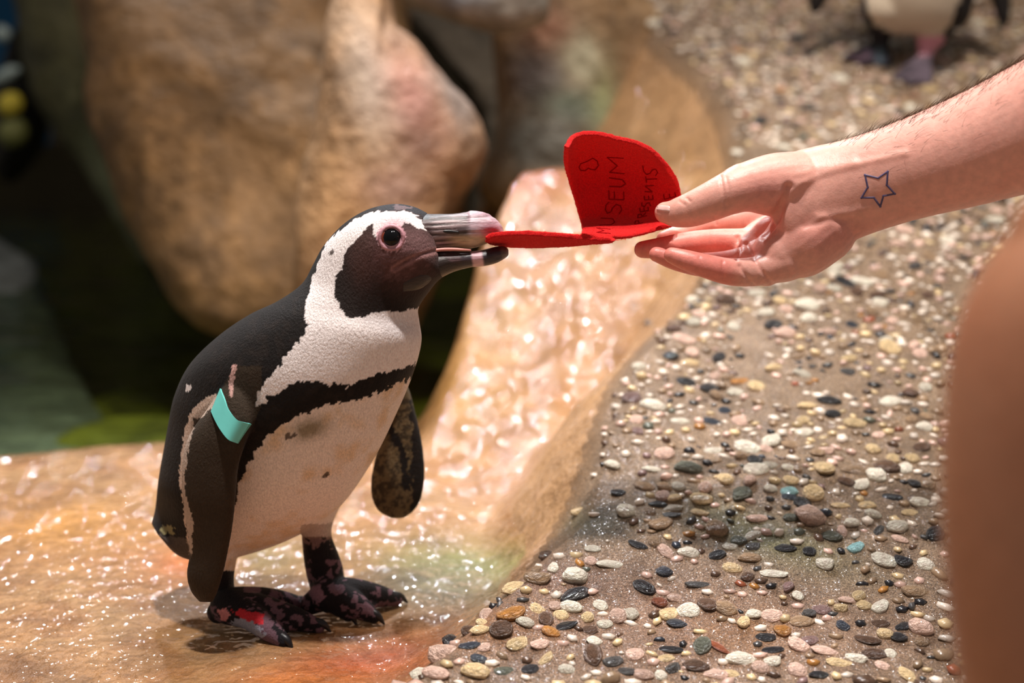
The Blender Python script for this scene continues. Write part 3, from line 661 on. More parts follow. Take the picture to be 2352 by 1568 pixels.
# second penguin, standing up the slope
def build_far_penguin():
    D = 2.10
    base = hit_plane(2060, 165); root = empty('penguin', base)
    dz = proj(base[None])[2][0]
    s = []
    for ax, ay, bx, by, hd in [(2015, 78, 2100, 80, .03), (1992, 40, 2205, 62, .07), (1975, -20, 2232, 0, .09), (1962, -120, 2250, -100, .10), (1970, -240, 2235, -230, .095), (1990, -330, 2200, -330, .075), (2020, -380, 2170, -380, .05), (2025, -430, 2160, -430, .045), (2035, -480, 2150, -480, .045), (2060, -515, 2125, -515, .03)]:
        s.append((ax, ay, D + .01 * 0, bx, by, D, hd))
    parts = [loft_px(s, 48, 60)]
    parts.append(loft_px([(2120, 20, 2.14, 2200, 30, 2.14, .04), (2130, 70, 2.17, 2185, 75, 2.17, .02), (2125, 98, 2.19, 2150, 100, 2.19, .008)], 24, 20))   # tail
    parts.append(loft_px([(1925, -260, 2.1, 1975, -260, 2.1, .02), (1880, -120, 2.1, 1950, -110, 2.1, .012), (1858, -20, 2.1, 1905, -10, 2.1, .009), (1858, 20, 2.1, 1888, 20, 2.1, .006), (1866, 32, 2.1, 1880, 32, 2.1, .003)], 24, 30))
    parts.append(loft_px([(2225, -260, 2.1, 2270, -260, 2.1, .02), (2240, -120, 2.1, 2310, -120, 2.1, .012), (2270, -20, 2.1, 2322, -20, 2.1, .009), (2288, 40, 2.1, 2320, 40, 2.1, .006), (2300, 66, 2.1, 2312, 66, 2.1, .003)], 24, 30))
    f1, f2 = hit_plane(2020, 140), hit_plane(2115, 178)
    parts.append(tube3(np.vstack([P(2030, 30, D - .03), P(2024, 70, D - .02), P(2022, 105, D), f1 + [0, 0, .02]]), np.array([.035, .018, .013, .014]), 16, 24))
    parts.append(tube3(np.vstack([P(2150, 20, D - .03), P(2140, 75, D - .03), P(2127, 110, D - .03), P(2125, 135, D - .03), f2 + [0, 0, .02]]), np.array([.045, .026, .014, .012, .014]), 16, 24))
    parts.append(tube3(np.vstack([P(2090, -450, D), P(2010, -430, D - .01), P(1960, -420, D - .01)]), np.array([.03, .016, .005]), 16, 24))
    for A, tips in ((f1, [(1942, 147), (1985, 160), (2035, 160)]), (f2, [(2058, 190), (2090, 205), (2130, 205)])):
        for t in tips:
            T = hit_plane(*t)
            parts.append(tube3(np.array([A + [0, 0, .016], (A + T) / 2 + [0, 0, .012], T + [0, 0, .007]]), np.array([.015, .013, .007]), 12, 14))
        T = [hit_plane(*t) + [0, 0, .008] for t in tips]
        top = np.array([A + [0, 0, .016]] + T); up = np.array([0, 0, .004]); v8 = np.vstack([top + up, top - up])
        parts.append((v8, [(0, 1, 2, 3), (7, 6, 5, 4)] + [(i, (i + 1) % 4, 4 + (i + 1) % 4, 4 + i)[::-1] for i in range(4)]))
    v, f, nr = fuse(parts, 0.003, 5)
    px, py, dd = proj(v); mid = fbm(v, 90, 3, 13); jx, jy = jag(px, py, v, 5, 120)
    cl = np.tile(np.array(lin(34, 29, 28)), (len(v), 1))
    w = inpoly(jx, jy, [(2000, -320), (2175, -320), (2215, -100), (2205, 0), (2180, 60), (2145, 98), (2110, 96), (2060, 84), (2010, 60), (1985, 0), (1980, -150)]) & (dd < 2.13)
    cl[w] = lin(206, 190, 170)
    leg = (py > 55) & (px < 2055); cl[leg & ~w] = lin(30, 27, 32)
    cl = mixc(cl, (leg & (py > 112) & (mid > .5)) * .7, lin(118, 92, 108)); cl = mixc(cl, blob(px, py, 2020, 132, 12, 18) * leg, lin(130, 156, 172))
    lg2 = (py > 82) & (px > 2050) & (px < 2170) & (dd < 2.15); cl[lg2] = lin(96, 84, 96)
    cl = mixc(cl, lg2 * smooth((132 - py) / 10), lin(212, 150, 166))
    cl = mixc(cl, lg2 * smooth((py - 135) / 10) * (mid > .52) * .7, lin(60, 52, 60))
    mesh_obj('body', v, f, MAT['feather'], root, cl)
    tag(root, 'penguin standing up the pebble slope, its head out of view', 'penguin')
build_far_penguin()

# ------------------------------------------------------------------ red felt piece
def coons(bot, top, left, right, nu, nv):
    b, t = cat(bot, nu), cat(top, nu); l_, r_ = cat(left, nv), cat(right, nv)
    u = np.linspace(0, 1, nu)[None, :, None]; w = np.linspace(0, 1, nv)[:, None, None]
    return (1 - w) * b[None] + w * t[None] + (1 - u) * l_[:, None] + u * r_[:, None] - ((1 - u) * (1 - w) * b[0] + u * (1 - w) * b[-1] + (1 - u) * w * t[0] + u * w * t[-1])
def sheet(Pts, thick):
    nv, nu, _ = Pts.shape
    tu = np.gradient(Pts, axis=1); tv = np.gradient(Pts, axis=0); nn = np.cross(tu, tv); nn /= np.linalg.norm(nn, axis=2, keepdims=True) + 1e-12
    a = (Pts + nn * thick / 2).reshape(-1, 3); b = (Pts - nn * thick / 2).reshape(-1, 3); N = len(a)
    fa = grid_faces(nv, nu); f = fa + [tuple(i + N for i in q[::-1]) for q in fa]
    rim = [j for j in range(nu)] + [i * nu + nu - 1 for i in range(1, nv)] + [(nv - 1) * nu + j for j in range(nu - 2, -1, -1)] + [i * nu for i in range(nv - 2, 0, -1)]
    for i in range(len(rim)):
        p_, q_ = rim[i], rim[(i + 1) % len(rim)]; f.append((p_, p_ + N, q_ + N, q_))
    return np.vstack([a, b]), f
def build_felt():
    A = coons([(1336, 540), (1370, 545), (1400, 548), (1450, 545), (1500, 533), (1552, 518)], [(1301, 338), (1316, 314), (1345, 305), (1380, 307), (1420, 317), (1460, 326), (1500, 348), (1534, 386)],
              [(1336, 540), (1337, 522), (1322, 462), (1308, 415), (1299, 375), (1301, 338)], [(1552, 518), (1562, 492), (1565, 455), (1555, 418), (1534, 386)], 60, 60)
    u = np.linspace(0, 1, 60)[None, :]; w = np.linspace(0, 1, 60)[:, None]
    near = 1.122 + 0.038 * u ** 1.5
    dep = near + (1.178 - near) * smooth(w / 0.28) - 0.052 * np.maximum((w - 0.5) / 0.5, 0) ** 1.7 * (1 - 0.35 * u)
    dep = dep - 0.012 * np.maximum(0, (0.25 - u) / 0.25) ** 2 * w
    pa = sheet(P(A[..., 0], A[..., 1], dep), 0.0042)
    tp = cat([(1117, 549), (1128, 541), (1150, 537), (1205, 535), (1260, 538), (1330, 544), (1400, 550), (1440, 549)], 60)
    bt = cat([(1117, 550), (1128, 557), (1165, 563), (1230, 565), (1300, 562), (1370, 556), (1405, 553), (1440, 550)], 60)
    w = np.linspace(0, 1, 14)[:, None, None]; B = (1 - w) * tp[None] + w * bt[None]
    u = np.linspace(0, 1, 60)[None, :]
    depB = 1.124 - 0.002 * u + w[..., 0] * 0.040 * np.sin(np.clip(u * 1.05 + .08, 0, 1) * math.pi) ** .6
    pb = sheet(P(B[..., 0], B[..., 1], depB), 0.0042)
    v, f, nr = fuse([pa, pb], 0.0009, 3)
    v = v + nr * ((fbm(v, 500, 2, 3) - .5) * .0009)[:, None]
    base = v[v[:, 2].argmin()]
    root = empty('felt_heart', base)
    mesh_obj('felt_sheet', v, f, MAT['felt'], root)
    bv = bvh_of(v, f)
    S = 1676 / 310
    strokes = [
        [(655, 1330), (490, 1318), (580, 1295), (488, 1262), (655, 1278)], [(520, 1228), (670, 1222), (712, 1190), (690, 1150), (545, 1140)],
        [(770, 1085), (800, 1040), (785, 985), (730, 970), (690, 1010), (665, 1060), (625, 1080), (598, 1040), (605, 980), (640, 942)],
        [(640, 800), (642, 905), (830, 912), (826, 815)], [(712, 905), (708, 815)], [(650, 748), (790, 752), (848, 715), (810, 665), (650, 640)],
        [(828, 588), (648, 572), (745, 492), (620, 385), (818, 395)],
        [(1062, 490), (1072, 555), (1110, 598), (1150, 585), (1182, 540), (1222, 530), (1248, 575), (1222, 612)], [(1098, 628), (1108, 692)], [(1104, 660), (1235, 652)],
        [(1195, 735), (1090, 742), (1180, 815), (1092, 812)], [(1080, 868), (1086, 915), (1190, 908), (1186, 862)], [(1136, 911), (1134, 870)],
        [(1052, 950), (1050, 985), (1085, 998), (1110, 955), (1145, 950), (1158, 985)], [(1025, 1020), (1032, 1062), (1135, 1045), (1125, 1003)], [(1082, 1052), (1075, 1015)],
        [(1105, 1112), (1000, 1138), (1005, 1095), (1042, 1088), (1055, 1122), (1098, 1072)], [(1060, 1200), (962, 1222), (970, 1178), (1005, 1170), (1018, 1208)],
        [(1322, 850), (1332, 908), (1472, 872), (1462, 825)], [(1400, 890), (1392, 845)],
        [(440, 395), (495, 430), (510, 490), (470, 540), (420, 535), (385, 520), (350, 548), (295, 550), (268, 510), (290, 465), (360, 440), (440, 395)],
    ]
    parts = []
    for st in strokes:
        pts = [(1280 + x / S, 290 + y / S) for x, y in st]
        dens = []
        for (x1, y1), (x2, y2) in zip(pts[:-1], pts[1:]):
            k = max(2, int(math.hypot(x2 - x1, y2 - y1) / 1.5))
            dens += [(x1 + (x2 - x1) * i / k, y1 + (y2 - y1) * i / k) for i in range(k)]
        dens.append(pts[-1]); q = []
        for x, y in dens:
            h, nm = cast(bv, x, y)
            if h is not None: q.append(h + (CAM - h) / np.linalg.norm(CAM - h) * 0.0001)
        if len(q) > 3:
            q = np.array(q); parts.append(tube3(q, np.full(len(q), 0.00052), 6, len(q)))
    tv, tf = join_parts(parts)
    t = mesh_obj('lettering', tv, tf, MAT['ink'], root); t['label'] = 'dark red ink lettering reading MUSEUM PRESENTS with a heart'
    fv, ff = [], []
    pxs, pys, _d = proj(v); vw = CAM - v; vw /= np.linalg.norm(vw, axis=1, keepdims=True); graz = np.abs((nr * vw).sum(1))
    wt_ = np.exp(-(graz / .35) ** 2) + .08; wt_ /= wt_.sum()
    for i in rng.choice(len(v), 5000, p=wt_):
        d_ = nr[i] * .8 + rng.normal(0, .5, 3); d_ /= np.linalg.norm(d_); L = .0006 + .0012 * rng.random(); sd = np.cross(d_, FW); sd /= np.linalg.norm(sd) + 1e-9
        k = len(fv); fv += [v[i] + sd * .00007, v[i] - sd * .00007, v[i] + d_ * L]; ff.append((k, k + 1, k + 2))
    fo = mesh_obj('felt_fibres', np.array(fv), ff, MAT['felt'], root); fo['kind'] = 'stuff'
    tag(root, 'bright red felt heart bent upward between beak and fingers', 'felt heart')
build_felt()

# ------------------------------------------------------------------ the hand and forearm
def build_arm():
    secs = [(2980, -80, .93, 3000, 440, .93, .075), (2700, -30, 1.0, 2720, 400, 1.0, .065), (2520, 50, 1.05, 2550, 412, 1.05, .056), (2352, 138, 1.09, 2385, 440, 1.09, .050), (2200, 218, 1.115, 2240, 474, 1.115, .043), (2050, 283, 1.13, 2115, 502, 1.13, .036),
            (1940, 320, 1.14, 2015, 532, 1.14, .031), (1870, 336, 1.145, 1945, 560, 1.145, .029), (1815, 352, 1.148, 1890, 588, 1.148, .030), (1775, 385, 1.150, 1835, 610, 1.150, .029), (1755, 430, 1.155, 1800, 610, 1.155, .022)]
    parts = [loft_px(secs, 48, 80)]
    T = [
        [(1830, 425, 78, 1.145), (1770, 425, 72, 1.138), (1715, 430, 58, 1.130), (1672, 445, 50, 1.126), (1630, 464, 45, 1.128), (1585, 482, 40, 1.134), (1550, 489, 33, 1.139), (1528, 488, 25, 1.142)],   # thumb
        [(1850, 540, 80, 1.150), (1800, 590, 62, 1.146), (1760, 622, 36, 1.142)],
        [(1880, 520, 90, 1.150), (1830, 560, 84, 1.148), (1790, 585, 64, 1.146)],
        [(1800, 600, 45, 1.140), (1740, 622, 35, 1.136), (1680, 624, 32, 1.130), (1625, 612, 28, 1.126), (1575, 597, 24, 1.126), (1543, 586, 19, 1.128)],   # little finger
        [(1790, 570, 45, 1.158), (1735, 590, 35, 1.158), (1680, 604, 31, 1.156), (1615, 608, 28, 1.150), (1555, 598, 24, 1.146), (1508, 584, 18, 1.146)],    # ring
        [(1790, 540, 45, 1.175), (1725, 558, 37, 1.178), (1650, 556, 31, 1.178), (1585, 560, 29, 1.172), (1520, 569, 25, 1.166), (1476, 573, 20, 1.164)],    # middle
        [(1780, 505, 45, 1.190), (1710, 508, 34, 1.202), (1650, 512, 29, 1.205), (1600, 524, 26, 1.204), (1555, 540, 23, 1.198), (1525, 548, 18, 1.194)],    # index
        [(1800, 540, 55, 1.172), (1745, 550, 44, 1.180), (1718, 575, 34, 1.170)],   # palm pad
    ]
    parts += [tube_px(t, 24, 40) for t in T]
    v, f, nr = fuse(parts, 0.0012, 7)
    px, py, dd = proj(v); view = (CAM - v); view /= np.linalg.norm(view, axis=1, keepdims=True); facing = smooth(((nr * view).sum(1) + 0.1) / 0.4)
    off = np.zeros(len(v))
    creases = [([(1655, 405), (1662, 440), (1668, 475)], 4, .0011), ([(1668, 408), (1674, 440), (1676, 470)], 3, .0007), ([(1577, 455), (1585, 462)], 3, .0008), ([(1560, 462), (1572, 470)], 3, .0006),
               ([(1640, 498), (1645, 515)], 3, .0008), ([(1660, 600), (1662, 640)], 3, .0010), ([(1606, 590), (1608, 628)], 3, .0006), ([(1700, 610), (1718, 640), (1730, 656)], 5, .0016), ([(1715, 560), (1735, 600), (1770, 650)], 5, .0015),
               ([(1812, 430), (1795, 470), (1782, 505), (1752, 540)], 9, .0040), ([(1694, 545), (1700, 575), (1692, 595)], 4, .0014), ([(1840, 400), (1870, 388), (1960, 372)], 11, -.0008), ([(1800, 445), (1840, 420), (1890, 398), (1990, 372), (2080, 352)], 9, -.0009),
               ([(1880, 500), (1950, 490), (2010, 476)], 12, -.0012), ([(1850, 520), (1900, 505), (1960, 505)], 8, .0010), ([(1670, 385), (1690, 378)], 10, -.0012)]
    for ln, wd_, dp in creases:
        off -= dp * np.exp(-(distline(px, py, ln) / wd_) ** 2) * facing
    v = v + nr * off[:, None]
    n1 = fbm(v, 45, 3, 6); n2 = fbm(v, 130, 3, 16)
    cl = np.tile(np.array(lin(236, 174, 158)), (len(v), 1))
    cl = mixc(cl, smooth((n1 - .45) * 5) * .3, lin(226, 156, 140))
    cl = mixc(cl, np.clip(smooth((1720 - px) / 60) * .55, 0, 1) * smooth((py - 520) / 30), lin(234, 110, 100))
    for cx, cy, rx, ry, c_, a in [(1760, 440, 70, 45, (226, 148, 140), .6), (1900, 540, 120, 40, (226, 142, 132), .5)]:   # natural flush of the palm
        cl = mixc(cl, np.clip(blob(px, py, cx, cy, rx, ry) * a, 0, 1), lin(*c_))
    base = P(2352, 445, 1.09)
    root = empty('person', base)
    mesh_obj('body', v, f, MAT['skin'], root, cl)
    bv = bvh_of(v, f)
    # thumbnail
    th = []
    for i in range(9):
        for j in range(7):
            a, b_ = i / 8, j / 6
            x = 1505 + 34 * a; y = 466 + 4 * a + (b_ * 17) * (1 - .15 * abs(a - .5))
            h, nm = cast(bv, x + 1, y + 2)
            if h is None: h, nm = cast(bv, x + 10, y + 12)
            if h is None: h = P(x, y, 1.132); nm = -FW
            e = 1.0 if 0 < i < 8 and 0 < j < 6 else -0.6
            th.append(h + np.array(nm) * 0.0009 * e)
    nail = mesh_obj('thumbnail', np.array(th), grid_faces(9, 7), MAT['nail'], root); nail['label'] = 'pale short thumbnail'
    # star tattoo
    star = [(1987, 402), (2017, 409), (2039, 394), (2037, 425), (2055, 445), (2029, 450), (2022, 474), (2007, 454), (1979, 454), (1993, 430)]
    parts = []
    for i in range(10):
        (x1, y1), (x2, y2) = star[i], star[(i + 1) % 10]; q = []
        for t in np.linspace(-.03, 1.03, 14):
            h, nm = cast(bv, x1 + (x2 - x1) * t, y1 + (y2 - y1) * t)
            if h is not None: q.append(h - np.array(nm) * 0.0004)
        q = np.array(q); parts.append(tube3(q, np.full(len(q), .0009), 8, len(q)))
    sv, sf = join_parts(parts)
    st = mesh_obj('star_tattoo', sv, sf, MAT['tattoo'], root); st['label'] = 'outlined five-pointed star tattoo in blue-grey ink'
    # arm hair
    hv = []; hf = []
    def strand(p, d, L, w):
        side = np.cross(d, view_dir); side /= np.linalg.norm(side) + 1e-9; k = len(hv); n_ = 5
        for i in range(n_):
            t = i / (n_ - 1); q = p + d * L * t + np.array([0.3, 0, -.25]) * L * t * t * .7
            ww = w * (1 - t * .8); hv.append(q + side * ww); hv.append(q - side * ww)
        for i in range(n_ - 1): hf.append((k + 2 * i, k + 2 * i + 1, k + 2 * i + 3, k + 2 * i + 2))
    view_dir = FW
    idx = np.where((px > 1880) & (px < 2600) & (nr @ UP > -0.1))[0]
    wgt = (0.12 + smooth((nr[idx] @ UP - .45) / .4)) * smooth((px[idx] - 1860) / 250); wgt /= wgt.sum()
    for i in rng.choice(idx, 2600, p=wgt):
        d = nr[i] * .55 + RT * (.75 + .3 * rng.random()) + UP * (.3 + .2 * rng.random()) + rng.normal(0, .22, 3); d /= np.linalg.norm(d)
        strand(v[i], d, .007 + .009 * rng.random(), .00010)
    ho = mesh_obj('arm_hair', np.array(hv), hf, MAT['hair'], root); ho['kind'] = 'stuff'
    tag(root, "person's bare arm with star tattoo on the wrist, hand holding out the red felt", 'person')
build_arm()

# blurred bare limb close to the camera
def build_limb():
    d = .60
    secs = [(2440, 455, d, 2520, 455, d, .012), (2370, 495, d, 2620, 500, d, .030), (2300, 570, d, 2690, 570, d, .045), (2240, 670, d, 2730, 670, d, .052), (2200, 790, d, 2750, 790, d, .055), (2176, 950, d, 2755, 950, d, .055), (2170, 1150, d, 2745, 1150, d, .052), (2184, 1350, d, 2725, 1350, d, .050),
            (2212, 1568, d, 2710, 1568, d, .048), (2250, 1800, d, 2690, 1800, d, .045), (2300, 2150, d, 2660, 2150, d, .038), (2330, 2500, d, 2640, 2500, d, .034)]
    parts = [loft_px(secs, 40, 60)]
    parts.append(tube3(P([2480, 2640, 3000, 3600], [565, 590, 640, 720], [.60, .60, .59, .58]), np.array([.030, .042, .055, .065]), 28, 30))
    ft = P(2485, 2500, d); g = np.array([ft[0], ft[1], 0.06])
    parts.append(tube3(np.array([P(2485, 2350, d), g + [0, .0, .05], g]), np.array([.034, .03, .034]), 20, 20))
    parts.append(tube3(np.array([g + [0, -.05, -.02], g + [0, .05, -.02], g + [-.01, .15, -.03]]), np.array([.034, .036, .025]), 20, 20))
    v, f, nr = fuse(parts, 0.003, 6)
    px, py, dd = proj(v); n1 = fbm(v, 25, 3, 6)
    cl = np.tile(np.array(lin(176, 120, 90)), (len(v), 1)); cl = mixc(cl, smooth((n1 - .4) * 4) * .4, lin(170, 108, 78))
    root = empty('person', g); mesh_obj('body', v, f, MAT['skin'], root, cl)
    tag(root, 'smooth bare limb of a person, strongly blurred, rising beside the pebble slope', 'person')
build_limb()

# ------------------------------------------------------------------ pebbles
def pebble_mesh(seed, sub):
    r = np.random.default_rng(seed); bm = bmesh.new(); bmesh.ops.create_icosphere(bm, subdivisions=sub, radius=1)
    v = np.array([q.co[:] for q in bm.verts]); f = [tuple(q.index for q in fc.verts) for fc in bm.faces]; bm.free()
    k = fbm(v * .9 + seed * 7.3, 1.0, 2, seed); v = v * (0.55 + 0.9 * k)[:, None]
    for _ in range(6):
        n_ = r.normal(0, 1, 3); n_ /= np.linalg.norm(n_); h = v @ n_; lim = .58 + .25 * r.random()
        v = v - np.maximum(h - lim, 0)[:, None] * n_ * .7
    return v - v.mean(0), f
PCOL = {'white': (244, 228, 212), 'pink': (232, 194, 178), 'cream': (228, 200, 154), 'tan': (160, 132, 104), 'orange': (186, 128, 62), 'brown': (96, 70, 54), 'grey': (74, 72, 72), 'black': (30, 30, 36), 'blue': (46, 54, 68), 'green': (96, 100, 88), 'aqua': (140, 186, 190), 'mauve': (140, 112, 110), 'rust': (150, 82, 54)}
PM = {k: flat_mat('pebble_' + k, lin(*c), .34, .5, .3, 1.8, .5, (3.0, .5, .15)) for k, c in PCOL.items()}
for pm in PM.values():
    n, l = pm.node_tree.nodes, pm.node_tree.links; b = n['Principled BSDF']; src = b.inputs['Base Color'].links[0].from_socket
    oi = n.new('ShaderNodeObjectInfo'); k = ramp(n, l, oi.outputs['Random'], [(0, (.72, .7, .67)), (.45, (1.02, 1.0, .97)), (1, (1.2, 1.18, 1.16))])
    l.new(mix_col(n, l, 1.0, src, k, 'MULTIPLY'), b.inputs['Base Color'])
names = list(PCOL); prob = np.array([.36, .19, .16, .17, .02, .09, .055, .06, .02, .02, .0, .015, .008]); prob /= prob.sum()
VAR = [pebble_mesh(s, 2) for s in range(12)]; VARL = [pebble_mesh(s, 1) for s in range(12)]
VM = []
for i, (v, f) in enumerate(VAR):
    me = bpy.data.meshes.new('pebble'); me.from_pydata(v.tolist(), [], f); me.update(); me.polygons.foreach_set('use_smooth', np.ones(len(me.polygons), bool)); me.materials.append(None); VM.append(me)
# pebbles whose place in the photo can be read: px, py, width px, height px, colour, turn
SEEN = [(1360, 1260, 42, 20, 'white', 0), (1401, 1296, 60, 24, 'white', .1), (1356, 1288, 34, 22, 'pink', .4), (1256, 1275, 38, 30, 'brown', 0), (1465, 1250, 50, 20, 'black', .4), (1476, 1350, 54, 32, 'black', .6), (1117, 1411, 34, 42, 'pink', .2), (1253, 1425, 38, 40, 'brown', 0), (1288, 1413, 36, 28, 'cream', 0), (1207, 1431, 44, 26, 'white', .4),
        (1150, 1450, 60, 44, 'brown', -.4), (1036, 1464, 36, 44, 'black', -.5), (1078, 1481, 52, 22, 'blue', -.15), (1048, 1476, 36, 20, 'pink', -.1), (1240, 1481, 46, 26, 'pink', -.5), (1390, 1435, 34, 26, 'white', 0), (1397, 1462, 36, 20, 'white', 0), (1352, 1448, 40, 22, 'brown', 0), (1298, 1438, 54, 20, 'black', -.3), (1555, 1434, 42, 22, 'blue', .1),
        (1610, 1483, 44, 44, 'green', .5), (1459, 1502, 40, 36, 'pink', 0), (1540, 1492, 58, 20, 'black', .15), (1530, 1512, 46, 22, 'cream', -.1), (1438, 1540, 50, 22, 'grey', .1), (1216, 1538, 44, 24, 'black', -.2), (1158, 1540, 44, 26, 'green', 0), (1210, 1517, 28, 20, 'brown', 0), (1130, 1524, 36, 20, 'white', 0), (1626, 1388, 50, 34, 'brown', .3),
        (1515, 1384, 36, 26, 'rust', 0), (1395, 1242, 10, 8, 'white', 0), (1330, 1174, 40, 22, 'cream', -.5), (1365, 1182, 28, 16, 'white', 0), (1420, 1132, 36, 22, 'black', -.2), (1610, 1148, 52, 34, 'cream', -.3), (1545, 1165, 44, 20, 'white', 0), (1540, 1183, 46, 16, 'grey', -.2), (1605, 1176, 44, 20, 'cream', .1), (1497, 1077, 44, 18, 'white', 0),
        (1813, 1130, 44, 30, 'aqua', 0), (1812, 1142, 40, 20, 'blue', .1), (1779, 1104, 32, 22, 'cream', 0), (1814, 1104, 40, 22, 'cream', .3), (1770, 1124, 34, 24, 'white', .2), (1920, 1130, 22, 28, 'white', .4), (1984, 1134, 20, 18, 'orange', 0), (2098, 1110, 34, 22, 'black', .4), (2050, 1142, 48, 24, 'black', .2), (1931, 1160, 50, 18, 'cream', 0),
        (1992, 1162, 44, 24, 'cream', .1), (2088, 1178, 44, 18, 'cream', -.1), (2125, 1297, 40, 34, 'white', .3), (1967, 1257, 38, 26, 'aqua', -.3), (1910, 1232, 44, 30, 'green', .3), (1817, 1190, 38, 24, 'green', -.2), (1730, 1230, 40, 24, 'white', -.2), (1835, 1222, 30, 22, 'green', 0), (1698, 1242, 34, 28, 'green', .4), (1803, 1258, 48, 24, 'black', .2),
        (1858, 1266, 34, 26, 'black', 0), (1648, 1276, 46, 26, 'black', -.3), (1552, 1252, 26, 22, 'blue', .4), (1680, 1306, 44, 30, 'cream', .2), (1643, 1318, 26, 20, 'brown', 0), (1775, 1318, 64, 22, 'white', 0), (1895, 1296, 42, 34, 'white', 0), (1980, 1340, 32, 14, 'black', 0), (2042, 1340, 24, 18, 'black', 0), (1604, 1342, 52, 18, 'grey', .1),
        (1676, 1359, 34, 14, 'pink', 0), (1750, 1361, 28, 14, 'pink', 0), (1832, 1391, 32, 20, 'pink', -.2), (1886, 1400, 44, 26, 'mauve', 0), (2022, 1394, 44, 30, 'white', -.5), (1945, 1378, 40, 20, 'pink', 0), (1985, 1390, 34, 26, 'cream', 0), (2114, 1382, 30, 20, 'black', .1), (2072, 1400, 32, 20, 'black', -.2), (1770, 1415, 54, 30, 'pink', .1),
        (1797, 1449, 40, 34, 'orange', 0), (1756, 1465, 50, 20, 'black', .1), (1935, 1438, 32, 26, 'blue', .3), (1832, 1482, 50, 36, 'pink', .3), (1862, 1470, 36, 26, 'mauve', 0), (1992, 1470, 64, 24, 'brown', .3), (2064, 1465, 36, 24, 'black', .2), (2006, 1504, 56, 30, 'brown', 0), (2020, 1432, 44, 22, 'brown', 0), (1772, 1493, 56, 18, 'black', 0),
        (1895, 1495, 56, 22, 'pink', .15), (1650, 1486, 54, 18, 'rust', .7), (1528, 1490, 10, 10, 'black', 0), (1530, 1510, 10, 10, 'black', 0), (1745, 1533, 40, 32, 'pink', .2), (1830, 1540, 44, 38, 'pink', .4), (1882, 1550, 48, 22, 'black', 0), (1868, 1522, 32, 22, 'orange', 0), (1925, 1522, 60, 24, 'cream', 0), (2026, 1528, 36, 24, 'pink', 0), (2085, 1550, 30, 40, 'cream', -.5), (2190, 1542, 36, 30, 'rust', 0),
        (1645, 1548, 54, 28, 'pink', .3), (1600, 1530, 54, 30, 'brown', 0), (2170, 1434, 40, 30, 'cream', 0), (1820, 755, 30, 22, 'blue', 0), (1445, 775, 26, 12, 'black', 0), (1490, 740, 30, 16, 'grey', -.4), (1635, 968, 44, 22, 'blue', .3), (1460, 966, 34, 24, 'pink', -.2), (2008, 882, 36, 18, 'black', .3), (1965, 1290, 20, 14, 'grey', 0), (1700, 875, 50, 20, 'orange', -.2), (2090, 905, 40, 24, 'brown', 0), (1947, 852, 36, 26, 'grey', 0), (1905, 920, 50, 26, 'black', .2)]
pl = []
grid = {}
def can(x, y, r):
    k = 0.03; gx, gy = int(x // k), int(y // k)
    for i in (-1, 0, 1):
        for j in (-1, 0, 1):
            for (a, b_, c_) in grid.get((gx + i, gy + j), ()):
                if (x - a) ** 2 + (y - b_) ** 2 < (r + c_) ** 2: return False
    return True
def put(x, y, r): grid.setdefault((int(x // 0.03), int(y // 0.03)), []).append((x, y, r))
for x, y, w_, h_, c_, t in SEEN:
    p = hit_plane(x, y)
    for _ in range(5):
        z = float(slope_h(np.array([p[0]]), np.array([p[1]]))[0]); v_ = (H / 2 - y) / FPX; dz = FW[2] + v_ * UP[2]; d = (z - CAM[2]) / dz; q = P(x, y, d); p = p * .4 + q * .6
    d = proj(p[None])[2][0]
    a = pxm(w_ / 2, d) * 1.12; b_ = pxm(h_ / 2, d) * 1.25
    pl.append((p[0], p[1], a, b_, min(a, b_) * (.62 if w_ / h_ < 2 else .5), c_, -t)); put(p[0], p[1], (a + b_) / 2 * .8)
cx = rng.uniform(-.40, 1.15, 90000); cy = rng.uniform(.72, 2.95, 90000)
dlt = slope_delta(cx, cy); dens = fbm(np.column_stack([cx, cy, 0 * cx]), 12, 3, 50)
front = smooth((cy - 1.05) / .25)
for i in np.where(dlt < -.004)[0]:
    x, y = cx[i], cy[i]
    lim = .25 + .14 * (1 - front[i]) - .10 * (cy[i] > 1.9) + (.18 if dlt[i] > -.05 and cy[i] > 1.1 else 0)
    if dens[i] < lim: continue
    a = float(np.clip(rng.lognormal(math.log(.0066 + .0012 * (1 - front[i])), .38), .0026, .0135)); b_ = a * rng.uniform(.5, .95)
    r = (a + b_) / 2 * (.78 if cy[i] < 1.9 else .9)
    if not can(x, y, r): continue
    put(x, y, r)
    pl.append((x, y, a, b_, min(a, b_) * rng.uniform(.5, .8), names[rng.choice(len(names), p=prob)], rng.normal(0, .5)))
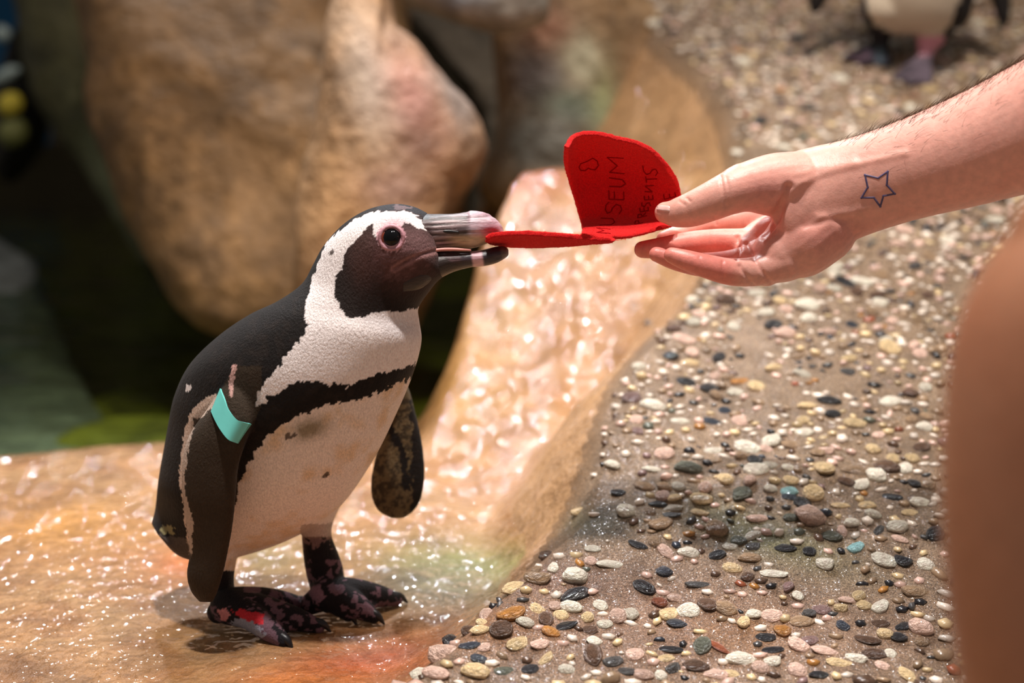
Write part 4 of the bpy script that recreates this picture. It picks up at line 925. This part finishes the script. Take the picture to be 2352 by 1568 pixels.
A = np.array([[q[0], q[1]] for q in pl]); Z = slope_h(A[:, 0], A[:, 1])
qx, qy, qd = proj(np.column_stack([A, Z]))
arm_hide = inpoly(qx, qy, [(1500, 460), (1700, 360), (2060, 285), (2352, 130), (2352, 445), (2000, 540), (1800, 660), (1600, 640), (1450, 580)]) | ((qx > 2150) & (qy > 560))
size = np.array([q[2] * q[3] for q in pl]) / qd ** 2
vis = (qx > 0) & (qx < 2340) & (qy > 0) & (qy < 1560) & ~arm_hide
order = np.argsort(np.where(vis, -size, 1)); single = set(order[:300].tolist())
nsl = np.array([0, -0.317, 1]); nsl /= np.linalg.norm(nsl); ty = np.array([0, 1, 0.317]); ty /= np.linalg.norm(ty)
SV, SF, SC = [], [], []; off = 0
for i, (x, y, a, b_, c_, cn, t) in enumerate(pl):
    k = int(rng.integers(12)); tl = rng.normal(0, .14, 2)
    ux = RT * math.cos(t) + ty * math.sin(t); uy = -RT * math.sin(t) + ty * math.cos(t); uz = nsl + ux * tl[0] + uy * tl[1]; uz /= np.linalg.norm(uz)
    M3 = np.column_stack([ux * a, uy * b_, uz * c_]); loc = np.array([x, y, Z[i] + c_ * rng.uniform(-.15, .25)])
    if i in single:
        o = bpy.data.objects.new('pebble', VM[k]); C.objects.link(o); o.parent = slope
        M4 = np.eye(4); M4[:3, :3] = M3; M4[:3, 3] = loc; o.matrix_local = Matrix(M4.tolist())
        o.material_slots[0].link = 'OBJECT'; o.material_slots[0].material = PM[cn]
    else:
        v, f = VARL[k]; SV.append(v @ M3.T + loc); SF += [(q[0] + off, q[1] + off, q[2] + off) for q in f]; off += len(v)
        SC.append(np.tile(np.array(lin(*PCOL[cn])) * rng.uniform(.6, 1.1), (len(v), 1)))
MAT['pebble'] = col_mat('small_pebbles', .3, .5, .15, 140, ((220, .3, .002),), coat=.6)
ps = mesh_obj('small_pebbles', np.vstack(SV), SF, MAT['pebble'], slope, np.vstack(SC)); ps['kind'] = 'stuff'
print('PEBBLES', len(pl), 'verts', sum(len(o.data.vertices) for o in bpy.data.objects if o.type == 'MESH'))
